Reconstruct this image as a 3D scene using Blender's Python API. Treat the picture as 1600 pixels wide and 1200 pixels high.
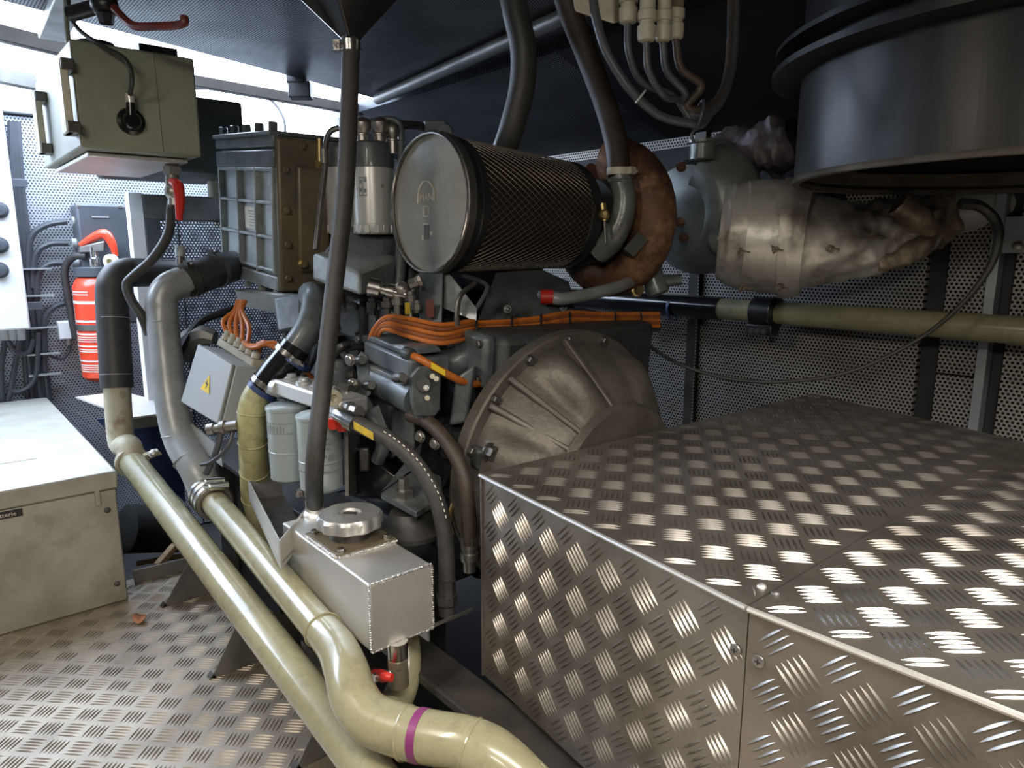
import bpy, math, random
from mathutils import Vector as V, Matrix, noise
random.seed(7)
D = bpy.data
for o in list(D.objects): D.objects.remove(o)
scn = bpy.context.scene
col = scn.collection
PI = math.pi
# ------------------------------------------------------------------ camera
FOC, PITCH, YAW, EYE = 1100.0, math.radians(10.8), math.radians(139.8), .95
Fh = V((math.cos(YAW), math.sin(YAW), 0)); Rt = V((Fh.y, -Fh.x, 0)); UP = V((0, 0, 1))
Fw = Fh*math.cos(PITCH) - UP*math.sin(PITCH); Uw = Fh*math.sin(PITCH) + UP*math.cos(PITCH)
CAM = V((0, 0, EYE))
cd = D.cameras.new('camera'); cam = D.objects.new('camera', cd); col.objects.link(cam)
cd.sensor_width = 36; cd.lens = FOC/1600*36; cd.clip_start = .02
m3 = Matrix((Rt, Uw, -Fw)).transposed()
cam.matrix_world = Matrix.Translation(CAM) @ m3.to_4x4()
scn.camera = cam
# ------------------------------------------------------------------ light
w = D.worlds.new('sky'); scn.world = w; w.use_nodes = True
bgn = w.node_tree.nodes['Background']
bgn.inputs[0].default_value = (.66, .79, 1.0, 1); bgn.inputs[1].default_value = 24.0
def area(name, loc, target, sx, sy, power, colr, spread=180):
    l = D.lights.new(name, 'AREA'); l.shape = 'RECTANGLE'; l.size = sx; l.size_y = sy; l.energy = power; l.color = colr; l.spread = math.radians(spread)
    o = D.objects.new(name, l); col.objects.link(o); o.location = loc
    o.rotation_euler = (V(target)-V(loc)).to_track_quat('-Z', 'Y').to_euler(); return o
area('ceiling_lamp', (-.95, -.30, 1.56), (-1.15, .45, 0), .12, .9, 17, (1, .90, .76), 135)
lo = area('aft_ceiling_lamp', (.45, .55, 1.57), (.45, .56, 0), 1.6, .12, 62, (1, .93, .84), 135)
lo.rotation_euler = Matrix((Rt, UP.cross(Rt), UP)).transposed().to_euler()
area('front_fill_lamp', (.55, -.75, 1.5), (-1.0, 1.3, .8), .5, .12, 10, (1, .93, .82), 150)  # unseen lamp behind the camera, added for frontal light
scn.view_settings.view_transform = 'Standard'; scn.view_settings.look = 'None'
scn.view_settings.gamma = 1; scn.view_settings.exposure = -.42
scn.view_settings.use_curve_mapping = False
# ------------------------------------------------------------------ helpers
def ray(x, y): return Fw + Rt*((x-800)/FOC) - Uw*((y-600)/FOC)
def at(x, y, d): return CAM + ray(x, y)*d
def _on(x, y, ax, v):
    r = ray(x, y); return CAM + r*((v-CAM[ax])/r[ax])
def onx(x, y, v): return _on(x, y, 0, v)
def ony(x, y, v): return _on(x, y, 1, v)
def onz(x, y, v): return _on(x, y, 2, v)
def ats(l): return [at(*q) for q in l]
def basis(ax):
    ax = V(ax).normalized(); t = V((0, 0, 1)) if abs(ax.z) < .9 else V((1, 0, 0))
    a = ax.cross(t).normalized(); return ax, a, ax.cross(a).normalized()
def spline(pts, sub=6):
    pts = [V(p) for p in pts]
    if len(pts) < 3: return pts
    o = []
    for i in range(len(pts)-1):
        p1, p2 = pts[i], pts[i+1]; p0 = pts[i-1] if i else p1*2-p2; p3 = pts[i+2] if i+2 < len(pts) else p2*2-p1
        for k in range(sub):
            t = k/sub
            o.append(.5*((2*p1)+(p2-p0)*t+(2*p0-5*p1+4*p2-p3)*t*t+(3*p1-p0-3*p2+p3)*t**3))
    return o+[pts[-1]]
class MB:
    def __init__(s): s.v = []; s.f = []
    def add(s, vs, fs):
        n = len(s.v); s.v += [V(p) for p in vs]; s.f += [tuple(i+n for i in q) for q in fs]; return s
    def hexa(s, b, t):
        return s.add(list(b)+list(t), [(3, 2, 1, 0), (4, 5, 6, 7), (0, 1, 5, 4), (1, 2, 6, 5), (2, 3, 7, 6), (3, 0, 4, 7)])
    def ob(s, o, x, y, z):      # parallelepiped from a corner and three edges
        o, x, y, z = V(o), V(x), V(y), V(z)
        if x.cross(y).dot(z) < 0: x, y = y, x
        return s.hexa([o, o+x, o+x+y, o+y], [o+z, o+x+z, o+x+y+z, o+y+z])
    def bx(s, a, b):
        lo = V([min(a[i], b[i]) for i in range(3)]); hi = V([max(a[i], b[i]) for i in range(3)]); e = hi-lo
        return s.ob(lo, (e.x, 0, 0), (0, e.y, 0), (0, 0, e.z))
    def cb(s, c, x, y, z):      # box about its centre, full edge vectors
        x, y, z = V(x), V(y), V(z); return s.ob(V(c)-(x+y+z)/2, x, y, z)
    def lathe(s, c, ax, prof, n=24, a0=0, a1=2*PI, sc=1.0):
        ax, a, b = basis(ax); c = V(c); full = abs(a1-a0-2*PI) < 1e-6; m = n if full else n+1
        vs = []
        for t, r in prof:
            for k in range(m):
                th = a0+(a1-a0)*k/n; vs.append(c+ax*t+(a*math.cos(th)+b*math.sin(th)*sc)*r)
        fs = []
        for i in range(len(prof)-1):
            for k in range(n if full else n):
                k2 = (k+1) % m if full else k+1
                fs.append((i*m+k, i*m+k2, (i+1)*m+k2, (i+1)*m+k))
        if full:
            if prof[0][1] > 1e-5: fs.append(tuple(range(m-1, -1, -1)))
            if prof[-1][1] > 1e-5: fs.append(tuple((len(prof)-1)*m+k for k in range(m)))
        return s.add(vs, fs)
    def ring(s, c, ax, prof, n=28):   # closed profile
        return s.lathe(c, ax, list(prof)+[prof[0]], n) if False else s._ring(c, ax, prof, n)
    def _ring(s, c, ax, prof, n):
        ax, a, b = basis(ax); c = V(c); m = len(prof); vs = []
        for k in range(n):
            th = 2*PI*k/n
            for t, r in prof: vs.append(c+ax*t+(a*math.cos(th)+b*math.sin(th))*r)
        fs = []
        for k in range(n):
            k2 = (k+1) % n
            for i in range(m):
                j = (i+1) % m; fs.append((k*m+i, k*m+j, k2*m+j, k2*m+i))
        return s.add(vs, fs)
    def cyl(s, a, b, r0, r1=None, n=20):
        a, b = V(a), V(b); return s.lathe(a, b-a, [(0, r0), ((b-a).length, r0 if r1 is None else r1)], n)
    def tube(s, pts, r, n=10, sub=6, disp=None, smooth=True):
        P = spline(pts, sub) if smooth else [V(p) for p in pts]; m = len(P)
        if isinstance(r, (int, float)): rr = [r]*m
        else:
            rr = []
            for i in range(m):
                t = i/(m-1)*(len(r)-1); k = min(int(t), len(r)-2); rr.append(r[k]+(r[k+1]-r[k])*(t-k))
        T = [(P[min(i+1, m-1)]-P[max(i-1, 0)]).normalized() for i in range(m)]
        _, a, b = basis(T[0]); vs = []
        for i in range(m):
            a = (a-T[i]*a.dot(T[i])).normalized(); b = T[i].cross(a)
            for k in range(n):
                th = 2*PI*k/n; d = a*math.cos(th)+b*math.sin(th); q = rr[i]
                if disp: q += disp(P[i]+d*q, i/(m-1), th)
                vs.append(P[i]+d*q)
        fs = [(i*n+k, i*n+(k+1) % n, (i+1)*n+(k+1) % n, (i+1)*n+k) for i in range(m-1) for k in range(n)]
        fs += [tuple(range(n-1, -1, -1)), tuple((m-1)*n+k for k in range(n))]
        return s.add(vs, fs)
    def sph(s, c, r, ax=(0, 0, 1), n=16, m=10, sx=1.0):
        return s.lathe(c, ax, [(-math.cos(PI*i/m)*r*sx, max(math.sin(PI*i/m)*r, 1e-6)) for i in range(m+1)], n)
    def torus(s, c, ax, R, r, n=36, m=10, a0=0, a1=2*PI, r1=None):
        ax, a, b = basis(ax); c = V(c)
        k = max(3, n); pts = [c+(a*math.cos(a0+(a1-a0)*i/k)+b*math.sin(a0+(a1-a0)*i/k))*R for i in range(k+1)]
        return s.tube(pts, r if r1 is None else [r, r1], m, smooth=False)
    def prism(s, poly, vec):
        P = [V(p) for p in poly]; vec = V(vec); n = len(P)
        nr = sum(((P[i]-P[0]).cross(P[(i+1) % n]-P[0]) for i in range(n)), V())
        if nr.dot(vec) < 0: P.reverse()
        return s.add(P+[p+vec for p in P], [tuple(range(n-1, -1, -1)), tuple(range(n, 2*n))]+[(i, (i+1) % n, (i+1) % n+n, i+n) for i in range(n)])
    def bolt(s, c, ax, r=.008, h=.007):
        ax = V(ax).normalized(); c = V(c)
        s.lathe(c, ax, [(0, r*1.25), (h*.25, r*1.25)], 12); s.lathe(c+ax*h*.25, ax, [(0, r), (h*.6, r), (h*.75, r*.8)], 6); return s
    def build(s, name, mat, parent=None, bevel=0, ang=38, seg=2):
        me = D.meshes.new(name); me.from_pydata([tuple(p) for p in s.v], [], s.f); me.validate()
        me.materials.append(MAT[mat]); me.shade_smooth(); me.set_sharp_from_angle(angle=math.radians(ang))
        o = D.objects.new(name, me); col.objects.link(o)
        if bevel:
            b = o.modifiers.new('bevel', 'BEVEL'); b.width = bevel; b.segments = seg; b.limit_method = 'ANGLE'; b.angle_limit = .6
            b.harden_normals = False
        if parent is not None: o.parent = parent
        return o
def tag(o, label, cat, group=None, kind=None):
    o['label'] = label; o['category'] = cat
    if group: o['group'] = group
    if kind: o['kind'] = kind
    return o
ROOTS = []
def T(name, label, cat, group=None):
    o = D.objects.new(name, None); col.objects.link(o); o.empty_display_size = .05
    ROOTS.append(o); return tag(o, label, cat, group)
def S(o): o['kind'] = 'structure'; return o
def finalize():
    for r in ROOTS:
        pts = [v.co for c in r.children_recursive for v in c.data.vertices]
        lo = V([min(p[i] for p in pts) for i in range(3)]); hi = V([max(p[i] for p in pts) for i in range(3)])
        r.location = ((lo.x+hi.x)/2, (lo.y+hi.y)/2, lo.z)
        for c in r.children: c.matrix_parent_inverse = Matrix.Translation(-r.location)
def text_mb(body, size, o, xd, yd, depth=.0008, align='CENTER'):
    c = D.curves.new('lettering', 'FONT'); c.body = body; c.size = size; c.extrude = depth; c.align_x = align; c.align_y = 'CENTER'
    c.resolution_u = 2
    ob = D.objects.new('lettering', c); col.objects.link(ob)
    me = D.meshes.new_from_object(ob.evaluated_get(bpy.context.evaluated_depsgraph_get()))
    xd, yd = V(xd).normalized(), V(yd).normalized(); zd = xd.cross(yd)
    m = MB(); m.add([V(o)+xd*v.co.x+yd*v.co.y+zd*v.co.z for v in me.vertices], [tuple(p.vertices) for p in me.polygons])
    D.objects.remove(ob); D.curves.remove(c); D.meshes.remove(me); return m
def clampring(c, ax, r, wd=.012, th=.0025, screw=None):
    m = MB(); ax = V(ax).normalized(); m.ring(V(c)-ax*wd/2, ax, [(0, r), (wd, r), (wd, r+th), (0, r+th)], 28)
    if screw is not None:
        sd = V(screw).normalized(); sd = (sd-ax*sd.dot(ax)).normalized(); t = ax.cross(sd)
        m.cb(V(c)+sd*(r+th+.005), ax*wd, t*.022, sd*.012); m.cyl(V(c)+sd*(r+th+.006)+t*.010, V(c)+sd*(r+th+.006)+t*.022, .005, n=8)
    return m
# ------------------------------------------------------------------ materials
MAT = {}
def nd(nt, t, **k):
    n = nt.nodes.new(t)
    for a, b in k.items(): setattr(n, a, b)
    return n
def mat(name, c, rough=.5, metal=0.0, c2=None, scale=8, amt=.5, bump=0.0, bscale=60, spec=.5, dirt=None, dscale=3, damt=.5, rvar=.12, stretch=None, coat=0):
    m = D.materials.new(name); m.use_nodes = True; nt = m.node_tree; L = nt.links; b = nt.nodes['Principled BSDF']
    tc = nd(nt, 'ShaderNodeTexCoord'); vec = tc.outputs['Object']
    if stretch:
        mp = nd(nt, 'ShaderNodeMapping'); mp.inputs['Scale'].default_value = stretch; L.new(vec, mp.inputs[0]); vec = mp.outputs[0]
    c2 = c2 or tuple(x*.72 for x in c)
    n1 = nd(nt, 'ShaderNodeTexNoise'); n1.inputs['Scale'].default_value = scale; n1.inputs['Detail'].default_value = 6; L.new(vec, n1.inputs[0])
    r1 = nd(nt, 'ShaderNodeMapRange'); r1.inputs[1].default_value = .38; r1.inputs[2].default_value = .68; r1.inputs[4].default_value = amt*1.6 if amt < .62 else 1; L.new(n1.outputs[0], r1.inputs[0])
    mx = nd(nt, 'ShaderNodeMix', data_type='RGBA'); mx.inputs[6].default_value = (*c, 1); mx.inputs[7].default_value = (*c2, 1); L.new(r1.outputs[0], mx.inputs[0])
    out = mx.outputs[2]
    if dirt:
        n2 = nd(nt, 'ShaderNodeTexNoise'); n2.inputs['Scale'].default_value = dscale; n2.inputs['Detail'].default_value = 9; n2.inputs['Roughness'].default_value = .7; L.new(tc.outputs['Object'], n2.inputs[0])
        r2 = nd(nt, 'ShaderNodeMapRange'); r2.inputs[1].default_value = .5; r2.inputs[2].default_value = .66; r2.inputs[4].default_value = damt; L.new(n2.outputs[0], r2.inputs[0])
        m2 = nd(nt, 'ShaderNodeMix', data_type='RGBA'); m2.inputs[7].default_value = (*dirt, 1); L.new(r2.outputs[0], m2.inputs[0]); L.new(out, m2.inputs[6]); out = m2.outputs[2]
    L.new(out, b.inputs['Base Color'])
    rr = nd(nt, 'ShaderNodeMapRange'); rr.inputs[3].default_value = max(.03, rough-rvar); rr.inputs[4].default_value = min(1, rough+rvar); L.new(n1.outputs[0], rr.inputs[0]); L.new(rr.outputs[0], b.inputs['Roughness'])
    b.inputs['Metallic'].default_value = metal; b.inputs['Specular IOR Level'].default_value = spec; b.inputs['Coat Weight'].default_value = coat
    if bump:
        n3 = nd(nt, 'ShaderNodeTexNoise'); n3.inputs['Scale'].default_value = bscale; n3.inputs['Detail'].default_value = 5; L.new(vec, n3.inputs[0])
        bp = nd(nt, 'ShaderNodeBump'); bp.inputs['Strength'].default_value = bump; bp.inputs['Distance'].default_value = .004; L.new(n3.outputs[0], bp.inputs['Height']); L.new(bp.outputs[0], b.inputs['Normal'])
    MAT[name] = m; return m
def perf(name, c, hole, s, rad, axes, metal=.6, rough=.45, clear=False, dirt=None):
    """sheet steel with staggered round holes"""
    m = mat(name, c, rough, metal, scale=5, amt=.5, dirt=dirt or tuple(x*.4 for x in c), dscale=4, damt=.55); nt = m.node_tree; L = nt.links; b = nt.nodes['Principled BSDF']
    tc = nd(nt, 'ShaderNodeTexCoord'); sp = nd(nt, 'ShaderNodeSeparateXYZ'); L.new(tc.outputs['Object'], sp.inputs[0])
    def axis(i, per, off):
        a = nd(nt, 'ShaderNodeMath', operation='MULTIPLY_ADD'); L.new(sp.outputs[i], a.inputs[0]); a.inputs[1].default_value = 1/s; a.inputs[2].default_value = off+50*per
        q = nd(nt, 'ShaderNodeMath', operation='FLOORED_MODULO'); L.new(a.outputs[0], q.inputs[0]); q.inputs[1].default_value = per
        r = nd(nt, 'ShaderNodeMath', operation='SUBTRACT'); L.new(q.outputs[0], r.inputs[0]); r.inputs[1].default_value = per/2
        r2 = nd(nt, 'ShaderNodeMath', operation='MULTIPLY'); L.new(r.outputs[0], r2.inputs[0]); L.new(r.outputs[0], r2.inputs[1]); return r2.outputs[0]
    ds = []
    for off in (0, .5):
        x = axis(axes[0], 1.0, off); y = axis(axes[1], 1.732, off*1.732)
        ad = nd(nt, 'ShaderNodeMath', operation='ADD'); L.new(x, ad.inputs[0]); L.new(y, ad.inputs[1]); ds.append(ad.outputs[0])
    mn = nd(nt, 'ShaderNodeMath', operation='MINIMUM'); L.new(ds[0], mn.inputs[0]); L.new(ds[1], mn.inputs[1])
    mr = nd(nt, 'ShaderNodeMapRange'); mr.inputs[1].default_value = (rad*.9)**2; mr.inputs[2].default_value = (rad*1.1)**2; mr.inputs[3].default_value = 1; mr.inputs[4].default_value = 0; L.new(mn.outputs[0], mr.inputs[0])
    if clear:
        tr = nd(nt, 'ShaderNodeBsdfTransparent'); ms = nd(nt, 'ShaderNodeMixShader'); out = nt.nodes['Material Output']
        L.new(mr.outputs[0], ms.inputs[0]); L.new(b.outputs[0], ms.inputs[1]); L.new(tr.outputs[0], ms.inputs[2]); L.new(ms.outputs[0], out.inputs[0])
    else:
        src = b.inputs['Base Color'].links[0].from_socket
        mx = nd(nt, 'ShaderNodeMix', data_type='RGBA'); L.new(mr.outputs[0], mx.inputs[0]); L.new(src, mx.inputs[6]); mx.inputs[7].default_value = (*hole, 1); L.new(mx.outputs[2], b.inputs['Base Color'])
        mt = nd(nt, 'ShaderNodeMath', operation='MULTIPLY_ADD'); L.new(mr.outputs[0], mt.inputs[0]); mt.inputs[1].default_value = -metal; mt.inputs[2].default_value = metal; L.new(mt.outputs[0], b.inputs['Metallic'])
        sm = nd(nt, 'ShaderNodeMath', operation='MULTIPLY_ADD'); L.new(mr.outputs[0], sm.inputs[0]); sm.inputs[1].default_value = -.5; sm.inputs[2].default_value = .5; L.new(sm.outputs[0], b.inputs['Specular IOR Level'])
    return m
mat('tread', (.40, .37, .33), .42, .9, c2=(.25, .225, .195), scale=5, amt=.6, bump=.12, bscale=260, dirt=(.16, .14, .12), dscale=5, damt=.5)
mat('tread_bar', (.46, .43, .39), .30, .95, c2=(.34, .31, .275), scale=5, amt=.6, dirt=(.20, .18, .155), dscale=5, damt=.5)
mat('tread_floor', (.345, .30, .24), .48, .7, c2=(.24, .205, .16), scale=6, amt=.6, bump=.12, bscale=240, dirt=(.22, .19, .16), dscale=6, damt=.5)
mat('alu', (.74, .73, .70), .46, .85, c2=(.62, .61, .58), scale=6, bump=.06, bscale=300)
mat('alu_cast', (.60, .60, .58), .42, .8, c2=(.45, .45, .43), scale=30, bump=.2, bscale=220)
mat('weld', (.70, .69, .67), .25, 1, scale=60, bump=.8, bscale=320)
mat('batt', (.56, .55, .48), .50, .75, c2=(.42, .40, .34), scale=7, amt=.6, bump=.08, bscale=50, dirt=(.30, .28, .22), dscale=5, damt=.6)
mat('chrome', (.72, .71, .68), .22, 1, scale=40)
mat('steel', (.42, .41, .39), .4, .9, c2=(.27, .25, .22), scale=25)
mat('steel_dark', (.16, .155, .15), .45, .8, c2=(.09, .085, .08), scale=25)
mat('brass', (.55, .42, .18), .35, .9, scale=30)
mat('beige', (.30, .285, .175), .24, 0, c2=(.24, .222, .13), scale=9, amt=.5, dirt=(.12, .10, .06), dscale=38, damt=.32, coat=.25)
mat('beige_old', (.50, .48, .37), .45, 0, c2=(.40, .36, .25), scale=14, amt=.6, dirt=(.18, .12, .06), dscale=22, damt=.7)
mat('olive', (.42, .40, .20), .38, 0, c2=(.33, .31, .15), scale=12, amt=.5, dirt=(.08, .08, .04), dscale=30, damt=.5)
mat('grey_pipe', (.30, .315, .31), .36, .15, c2=(.23, .24, .235), scale=14, bump=.08, bscale=90, dirt=(.16, .16, .15), dscale=18, damt=.5)
mat('engine', (.115, .135, .14), .42, .1, c2=(.07, .08, .085), scale=16, amt=.5, bump=.14, bscale=110, dirt=(.03, .03, .028), dscale=9, damt=.7, coat=.15)
mat('engine_dark', (.05, .055, .057), .5, .2, c2=(.028, .03, .03), scale=18, bump=.25, bscale=80, dirt=(.015, .014, .012), dscale=10, damt=.7)
mat('engine_light', (.30, .335, .335), .4, .15, c2=(.22, .245, .245), scale=14, bump=.12, bscale=120, dirt=(.12, .115, .10), dscale=12, damt=.5)
mat('brownface', (.17, .135, .08), .42, .1, c2=(.10, .08, .05), scale=9, amt=.6, bump=.15, bscale=90, dirt=(.07, .075, .065), dscale=8, damt=.75)
mat('green', (.27, .285, .225), .5, 0, c2=(.22, .235, .18), scale=6, bump=.15, bscale=160, dirt=(.17, .17, .13), dscale=4, damt=.4)
mat('green_dark', (.045, .048, .04), .6, 0, scale=8)
mat('cream', (.60, .58, .46), .45, 0, scale=10)
mat('white', (.78, .79, .80), .45, 0, c2=(.70, .71, .72), scale=4)
mat('rubber', (.032, .031, .030), .5, 0, c2=(.05, .048, .045), scale=40, bump=.12, bscale=300)
mat('hose', (.04, .039, .037), .55, 0, c2=(.06, .058, .055), scale=40, bump=.25, bscale=400)
mat('brownhose', (.04, .028, .02), .55, 0, c2=(.06, .045, .035), scale=30, bump=.2, bscale=300)
mat('black', (.016, .016, .017), .4, 0, scale=20)
mat('gloss_black', (.012, .012, .013), .16, 0, scale=20)
mat('cable', (.05, .055, .065), .45, 0, scale=20)
mat('duct', (.010, .011, .013), .36, .2, c2=(.026, .024, .021), scale=7, amt=.6, bump=.06, bscale=40, stretch=(3, 3, .5))
mat('duct_in', (.11, .095, .075), .65, .3, c2=(.06, .05, .04), scale=12, amt=.6)
mat('orange', (.52, .155, .025), .38, 0, c2=(.36, .095, .018), scale=30)
mat('orange_dirty', (.30, .095, .025), .45, 0, c2=(.16, .05, .02), scale=30, amt=.6)
mat('red', (.55, .03, .02), .35, 0, c2=(.42, .02, .015), scale=12)
mat('dull_red', (.14, .022, .016), .45, 0, c2=(.07, .015, .012), scale=20)
mat('ext_red', (.80, .075, .03), .3, 0, c2=(.70, .05, .02), scale=3, coat=.3)
mat('rust', (.15, .07, .038), .65, .1, c2=(.075, .04, .027), scale=14, amt=.62, bump=.4, bscale=90, dirt=(.38, .21, .095), dscale=10, damt=.75)
mat('turbo', (.18, .20, .19), .33, .2, c2=(.11, .125, .12), scale=12, amt=.6, bump=.15, bscale=80, dirt=(.07, .06, .045), dscale=7, damt=.6)
mat('bell', (.135, .122, .104), .52, .4, c2=(.08, .071, .059), scale=10, amt=.6, bump=.35, bscale=90, dirt=(.07, .06, .045), dscale=6, damt=.7)
mat('wrap', (.60, .58, .53), .42, .45, c2=(.44, .41, .36), scale=9, amt=.6, bump=.25, bscale=35, dirt=(.14, .11, .08), dscale=9, damt=.6)
mat('wrap_dirty', (.36, .30, .22), .5, .4, c2=(.15, .11, .08), scale=26, amt=.6, bump=.4, bscale=60)
mat('cap', (.29, .275, .225), .5, .3, c2=(.21, .20, .165), scale=6, amt=.6, dirt=(.13, .125, .11), dscale=7, damt=.5)
mat('stain', (.12, .11, .09), .6, 0, scale=30)
mat('logo', (.62, .57, .46), .5, .2, scale=30)
mat('mesh', (.24, .215, .18), .42, .9, scale=20)
mat('filter_in', (.012, .011, .011), .8, 0, scale=20)
mat('can', (.64, .65, .63), .32, .35, c2=(.56, .57, .55), scale=5)
mat('can_blue', (.38, .43, .43), .32, .3, c2=(.33, .38, .38), scale=5)
mat('yellow', (.80, .56, .02), .5, 0, scale=20)
mat('tagyellow', (.62, .45, .06), .5, 0, c2=(.42, .30, .05), scale=60)
mat('ink', (.03, .03, .03), .6, 0)
mat('greyink', (.22, .25, .26), .6, 0)
mat('paper', (.72, .68, .58), .6, 0, c2=(.60, .55, .45), scale=60)
mat('blue', (.03, .055, .16), .4, 0, scale=20)
mat('purple', (.20, .03, .13), .45, 0, scale=20)
mat('box_grey', (.34, .36, .365), .45, .05, c2=(.36, .38, .385), scale=4)
mat('gland', (.38, .36, .29), .5, 0, c2=(.25, .23, .18), scale=30)
mat('gland_light', (.36, .34, .27), .5, 0, c2=(.33, .31, .24), scale=40)
mat('jbox', (.075, .085, .10), .45, 0, scale=10)
mat('wood', (.28, .19, .10), .7, 0, c2=(.16, .10, .05), scale=20, stretch=(1, 6, 6))
mat('leaf', (.34, .13, .05), .6, 0, c2=(.22, .07, .03), scale=40)
mat('bilge', (.02, .019, .018), .6, .1, c2=(.035, .03, .026), scale=6, bump=.3, bscale=30)
mat('frame', (.055, .052, .048), .45, .5, c2=(.10, .09, .08), scale=14, amt=.5)
mat('beam', (.20, .195, .18), .45, .5, c2=(.12, .115, .105), scale=10)
mat('beam_dark', (.020, .017, .013), .7, 0, c2=(.013, .011, .009), scale=10, spec=.2)
mat('beam_light', (.40, .42, .44), .45, .4, scale=6)
mat('painted_shade', (.010, .010, .011), .6, 0, scale=6)
mat('dark_wall', (.035, .034, .036), .7, .1, scale=4)
mat('rock', (.45, .36, .16), .9, 0, c2=(.30, .22, .10), scale=50, bump=.6)
mat('lagging', (.13, .11, .12), .6, .3, c2=(.05, .045, .05), scale=20, amt=.6, bump=.8, bscale=40)
perf('perf_right', (.40, .375, .34), (.012, .012, .011), .0125, .31, (0, 2), .35, .5, dirt=(.16, .145, .125))
perf('perf_left', (.52, .55, .60), (.06, .065, .075), .012, .27, (1, 2), .5, .45, dirt=(.30, .28, .27))
perf('perf_ceil', (.16, .17, .19), (.008, .008, .009), .0095, .33, (0, 1), .55, .36, dirt=(.06, .06, .065))
perf('perf_screen', (.035, .035, .04), (0, 0, 0), .0115, .34, (1, 2), .5, .45, clear=True)
# ------------------------------------------------------------------ setting
def inside(p, poly):
    c = False; n = len(poly)
    for i in range(n):
        a, b = poly[i], poly[i-1]
        if (a[1] > p[1]) != (b[1] > p[1]) and p[0] < (b[0]-a[0])*(p[1]-a[1])/(b[1]-a[1])+a[0]: c = not c
    return c
def tread(o, xd, yd, poly, c=.049, ang=45, h=.0024, phase=(0, 0), m=None):
    """raised five-bar pattern on the plane o + x*xd + y*yd, inside poly (world points)"""
    o = V(o); xd = V(xd).normalized(); zd = xd.cross(V(yd)).normalized(); yd = zd.cross(xd)
    P = [((V(p)-o).dot(xd), (V(p)-o).dot(yd)) for p in poly]; A = math.radians(ang); ca, sa = math.cos(A), math.sin(A)
    m = m or MB(); R = int(max(abs(q) for p in P for q in p)*1.5/c)+2
    L, W = c*.43, c*.047
    prof = [(-1, 0), (-.55, .8), (0, 1), (.55, .8), (1, 0), (.55, -.8), (0, -1), (-.55, -.8)]
    for i in range(-R, R+1):
        for j in range(-R, R+1):
            cx, cy = (i+.5+phase[0])*c, (j+.5+phase[1])*c
            wx, wy = cx*ca-cy*sa, cx*sa+cy*ca
            if not inside((wx, wy), P) and not any(inside((wx+dx, wy+dy), P) for dx, dy in ((c*.6, 0), (-c*.6, 0), (0, c*.6), (0, -c*.6))): continue
            for k in range(5):
                off = (k-2)*c*.172
                lx, ly = (cx, cy+off) if (i+j) % 2 else (cx+off, cy)
                dx, dy = (1, 0) if (i+j) % 2 else (0, 1)
                ok = True
                for e in (-1, 1):
                    qx, qy = lx+dx*L*e*1.05, ly+dy*L*e*1.05
                    if not inside((qx*ca-qy*sa, qx*sa+qy*ca), P): ok = False
                if not ok: continue
                pts = []
                for u, v in prof:
                    qx, qy = lx+dx*u*L-dy*v*W, ly+dy*u*L+dx*v*W; pts.append(o+xd*(qx*ca-qy*sa)+yd*(qx*sa+qy*ca))
                for u in (-.5, 0, .5):
                    qx, qy = lx+dx*u*L, ly+dy*u*L; pts.append(o+xd*(qx*ca-qy*sa)+yd*(qx*sa+qy*ca)+zd*h*(1 if u == 0 else .85))
                m.add(pts, [(0, 8, 1), (1, 8, 9, 2), (2, 9, 10, 3), (3, 10, 4), (4, 10, 5), (5, 10, 9, 6), (6, 9, 8, 7), (7, 8, 0)][::1])
    m.f = [tuple(reversed(q)) for q in m.f]
    return m
def stuff(o): o['kind'] = 'stuff'; return o
FY = .50
FP = [(-3.4, -1.3, 0), (1.6, -1.3, 0), (1.6, FY, 0), (-1.2, FY, 0), (-1.2, .63, 0), (-2.19, .63, 0), (-2.19, .36, 0), (-3.4, .36, 0)]
fl = S(MB().prism(FP, (0, 0, -.02)).build('floor', 'tread_floor'))
stuff(tread((-1.5, 0, 0), (1, 0, 0), (0, 1, 0), [(-2.5, -.9, 0), (-.55, -.9, 0), (-.55, FY-.01, 0), (-1.21, FY-.01, 0), (-1.21, .62, 0), (-2.18, .62, 0), (-2.18, .35, 0), (-2.5, .35, 0)]).build('tread_bars', 'tread_floor', fl, ang=80))
S(MB().bx((-3.44, -1.34, -.38), (1.64, 2.3, -.35)).build('floor_bilge', 'bilge'))
wl = S(MB().bx((-3.44, -1.3, -.35), (-3.415, 2.3, 1.46)).build('wall_left', 'dark_wall'))
for y0, y1 in ((-1.3, .335), (.345, .93), (.94, 1.6), (1.61, 2.24)):
    MB().bx((-3.415, y0, -.34), (-3.40, y1, 1.455)).build('wall_panel', 'perf_left', wl)
wr = S(MB().bx((-3.44, 2.27, -.35), (1.6, 2.30, 1.8)).build('wall_right', 'dark_wall'))
for x0, x1, z0, z1 in ((-3.4, -1.615, -.34, 1.7), (-1.56, -.80, -.34, 1.7), (-.745, -.648, .60, 1.7), (-.745, -.648, -.34, .595), (-.585, 1.6, -.34, 1.7)):
    MB().bx((x0, 2.245, z0), (x1, 2.27, z1)).build('wall_panel', 'perf_right', wr, bevel=.002)
MB().bx((-.643, 2.225, -.34), (-.618, 2.27, 1.7)).build('wall_post', 'beam_light', wr, bevel=.002)
MB().bx((-1.612, 2.23, -.34), (-1.564, 2.25, 1.7)).build('wall_post', 'frame', wr, bevel=.002)
for x in (-1.61, -1.566):   # dotted bright folded edges of the post
    m = MB()
    for k in range(70): m.cyl((x, 2.228, .2+k*.0125), (x, 2.2305, .2+k*.0125), .0028, n=6)
    stuff(m.build('perforation_row', 'beam_light', wr))
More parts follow.
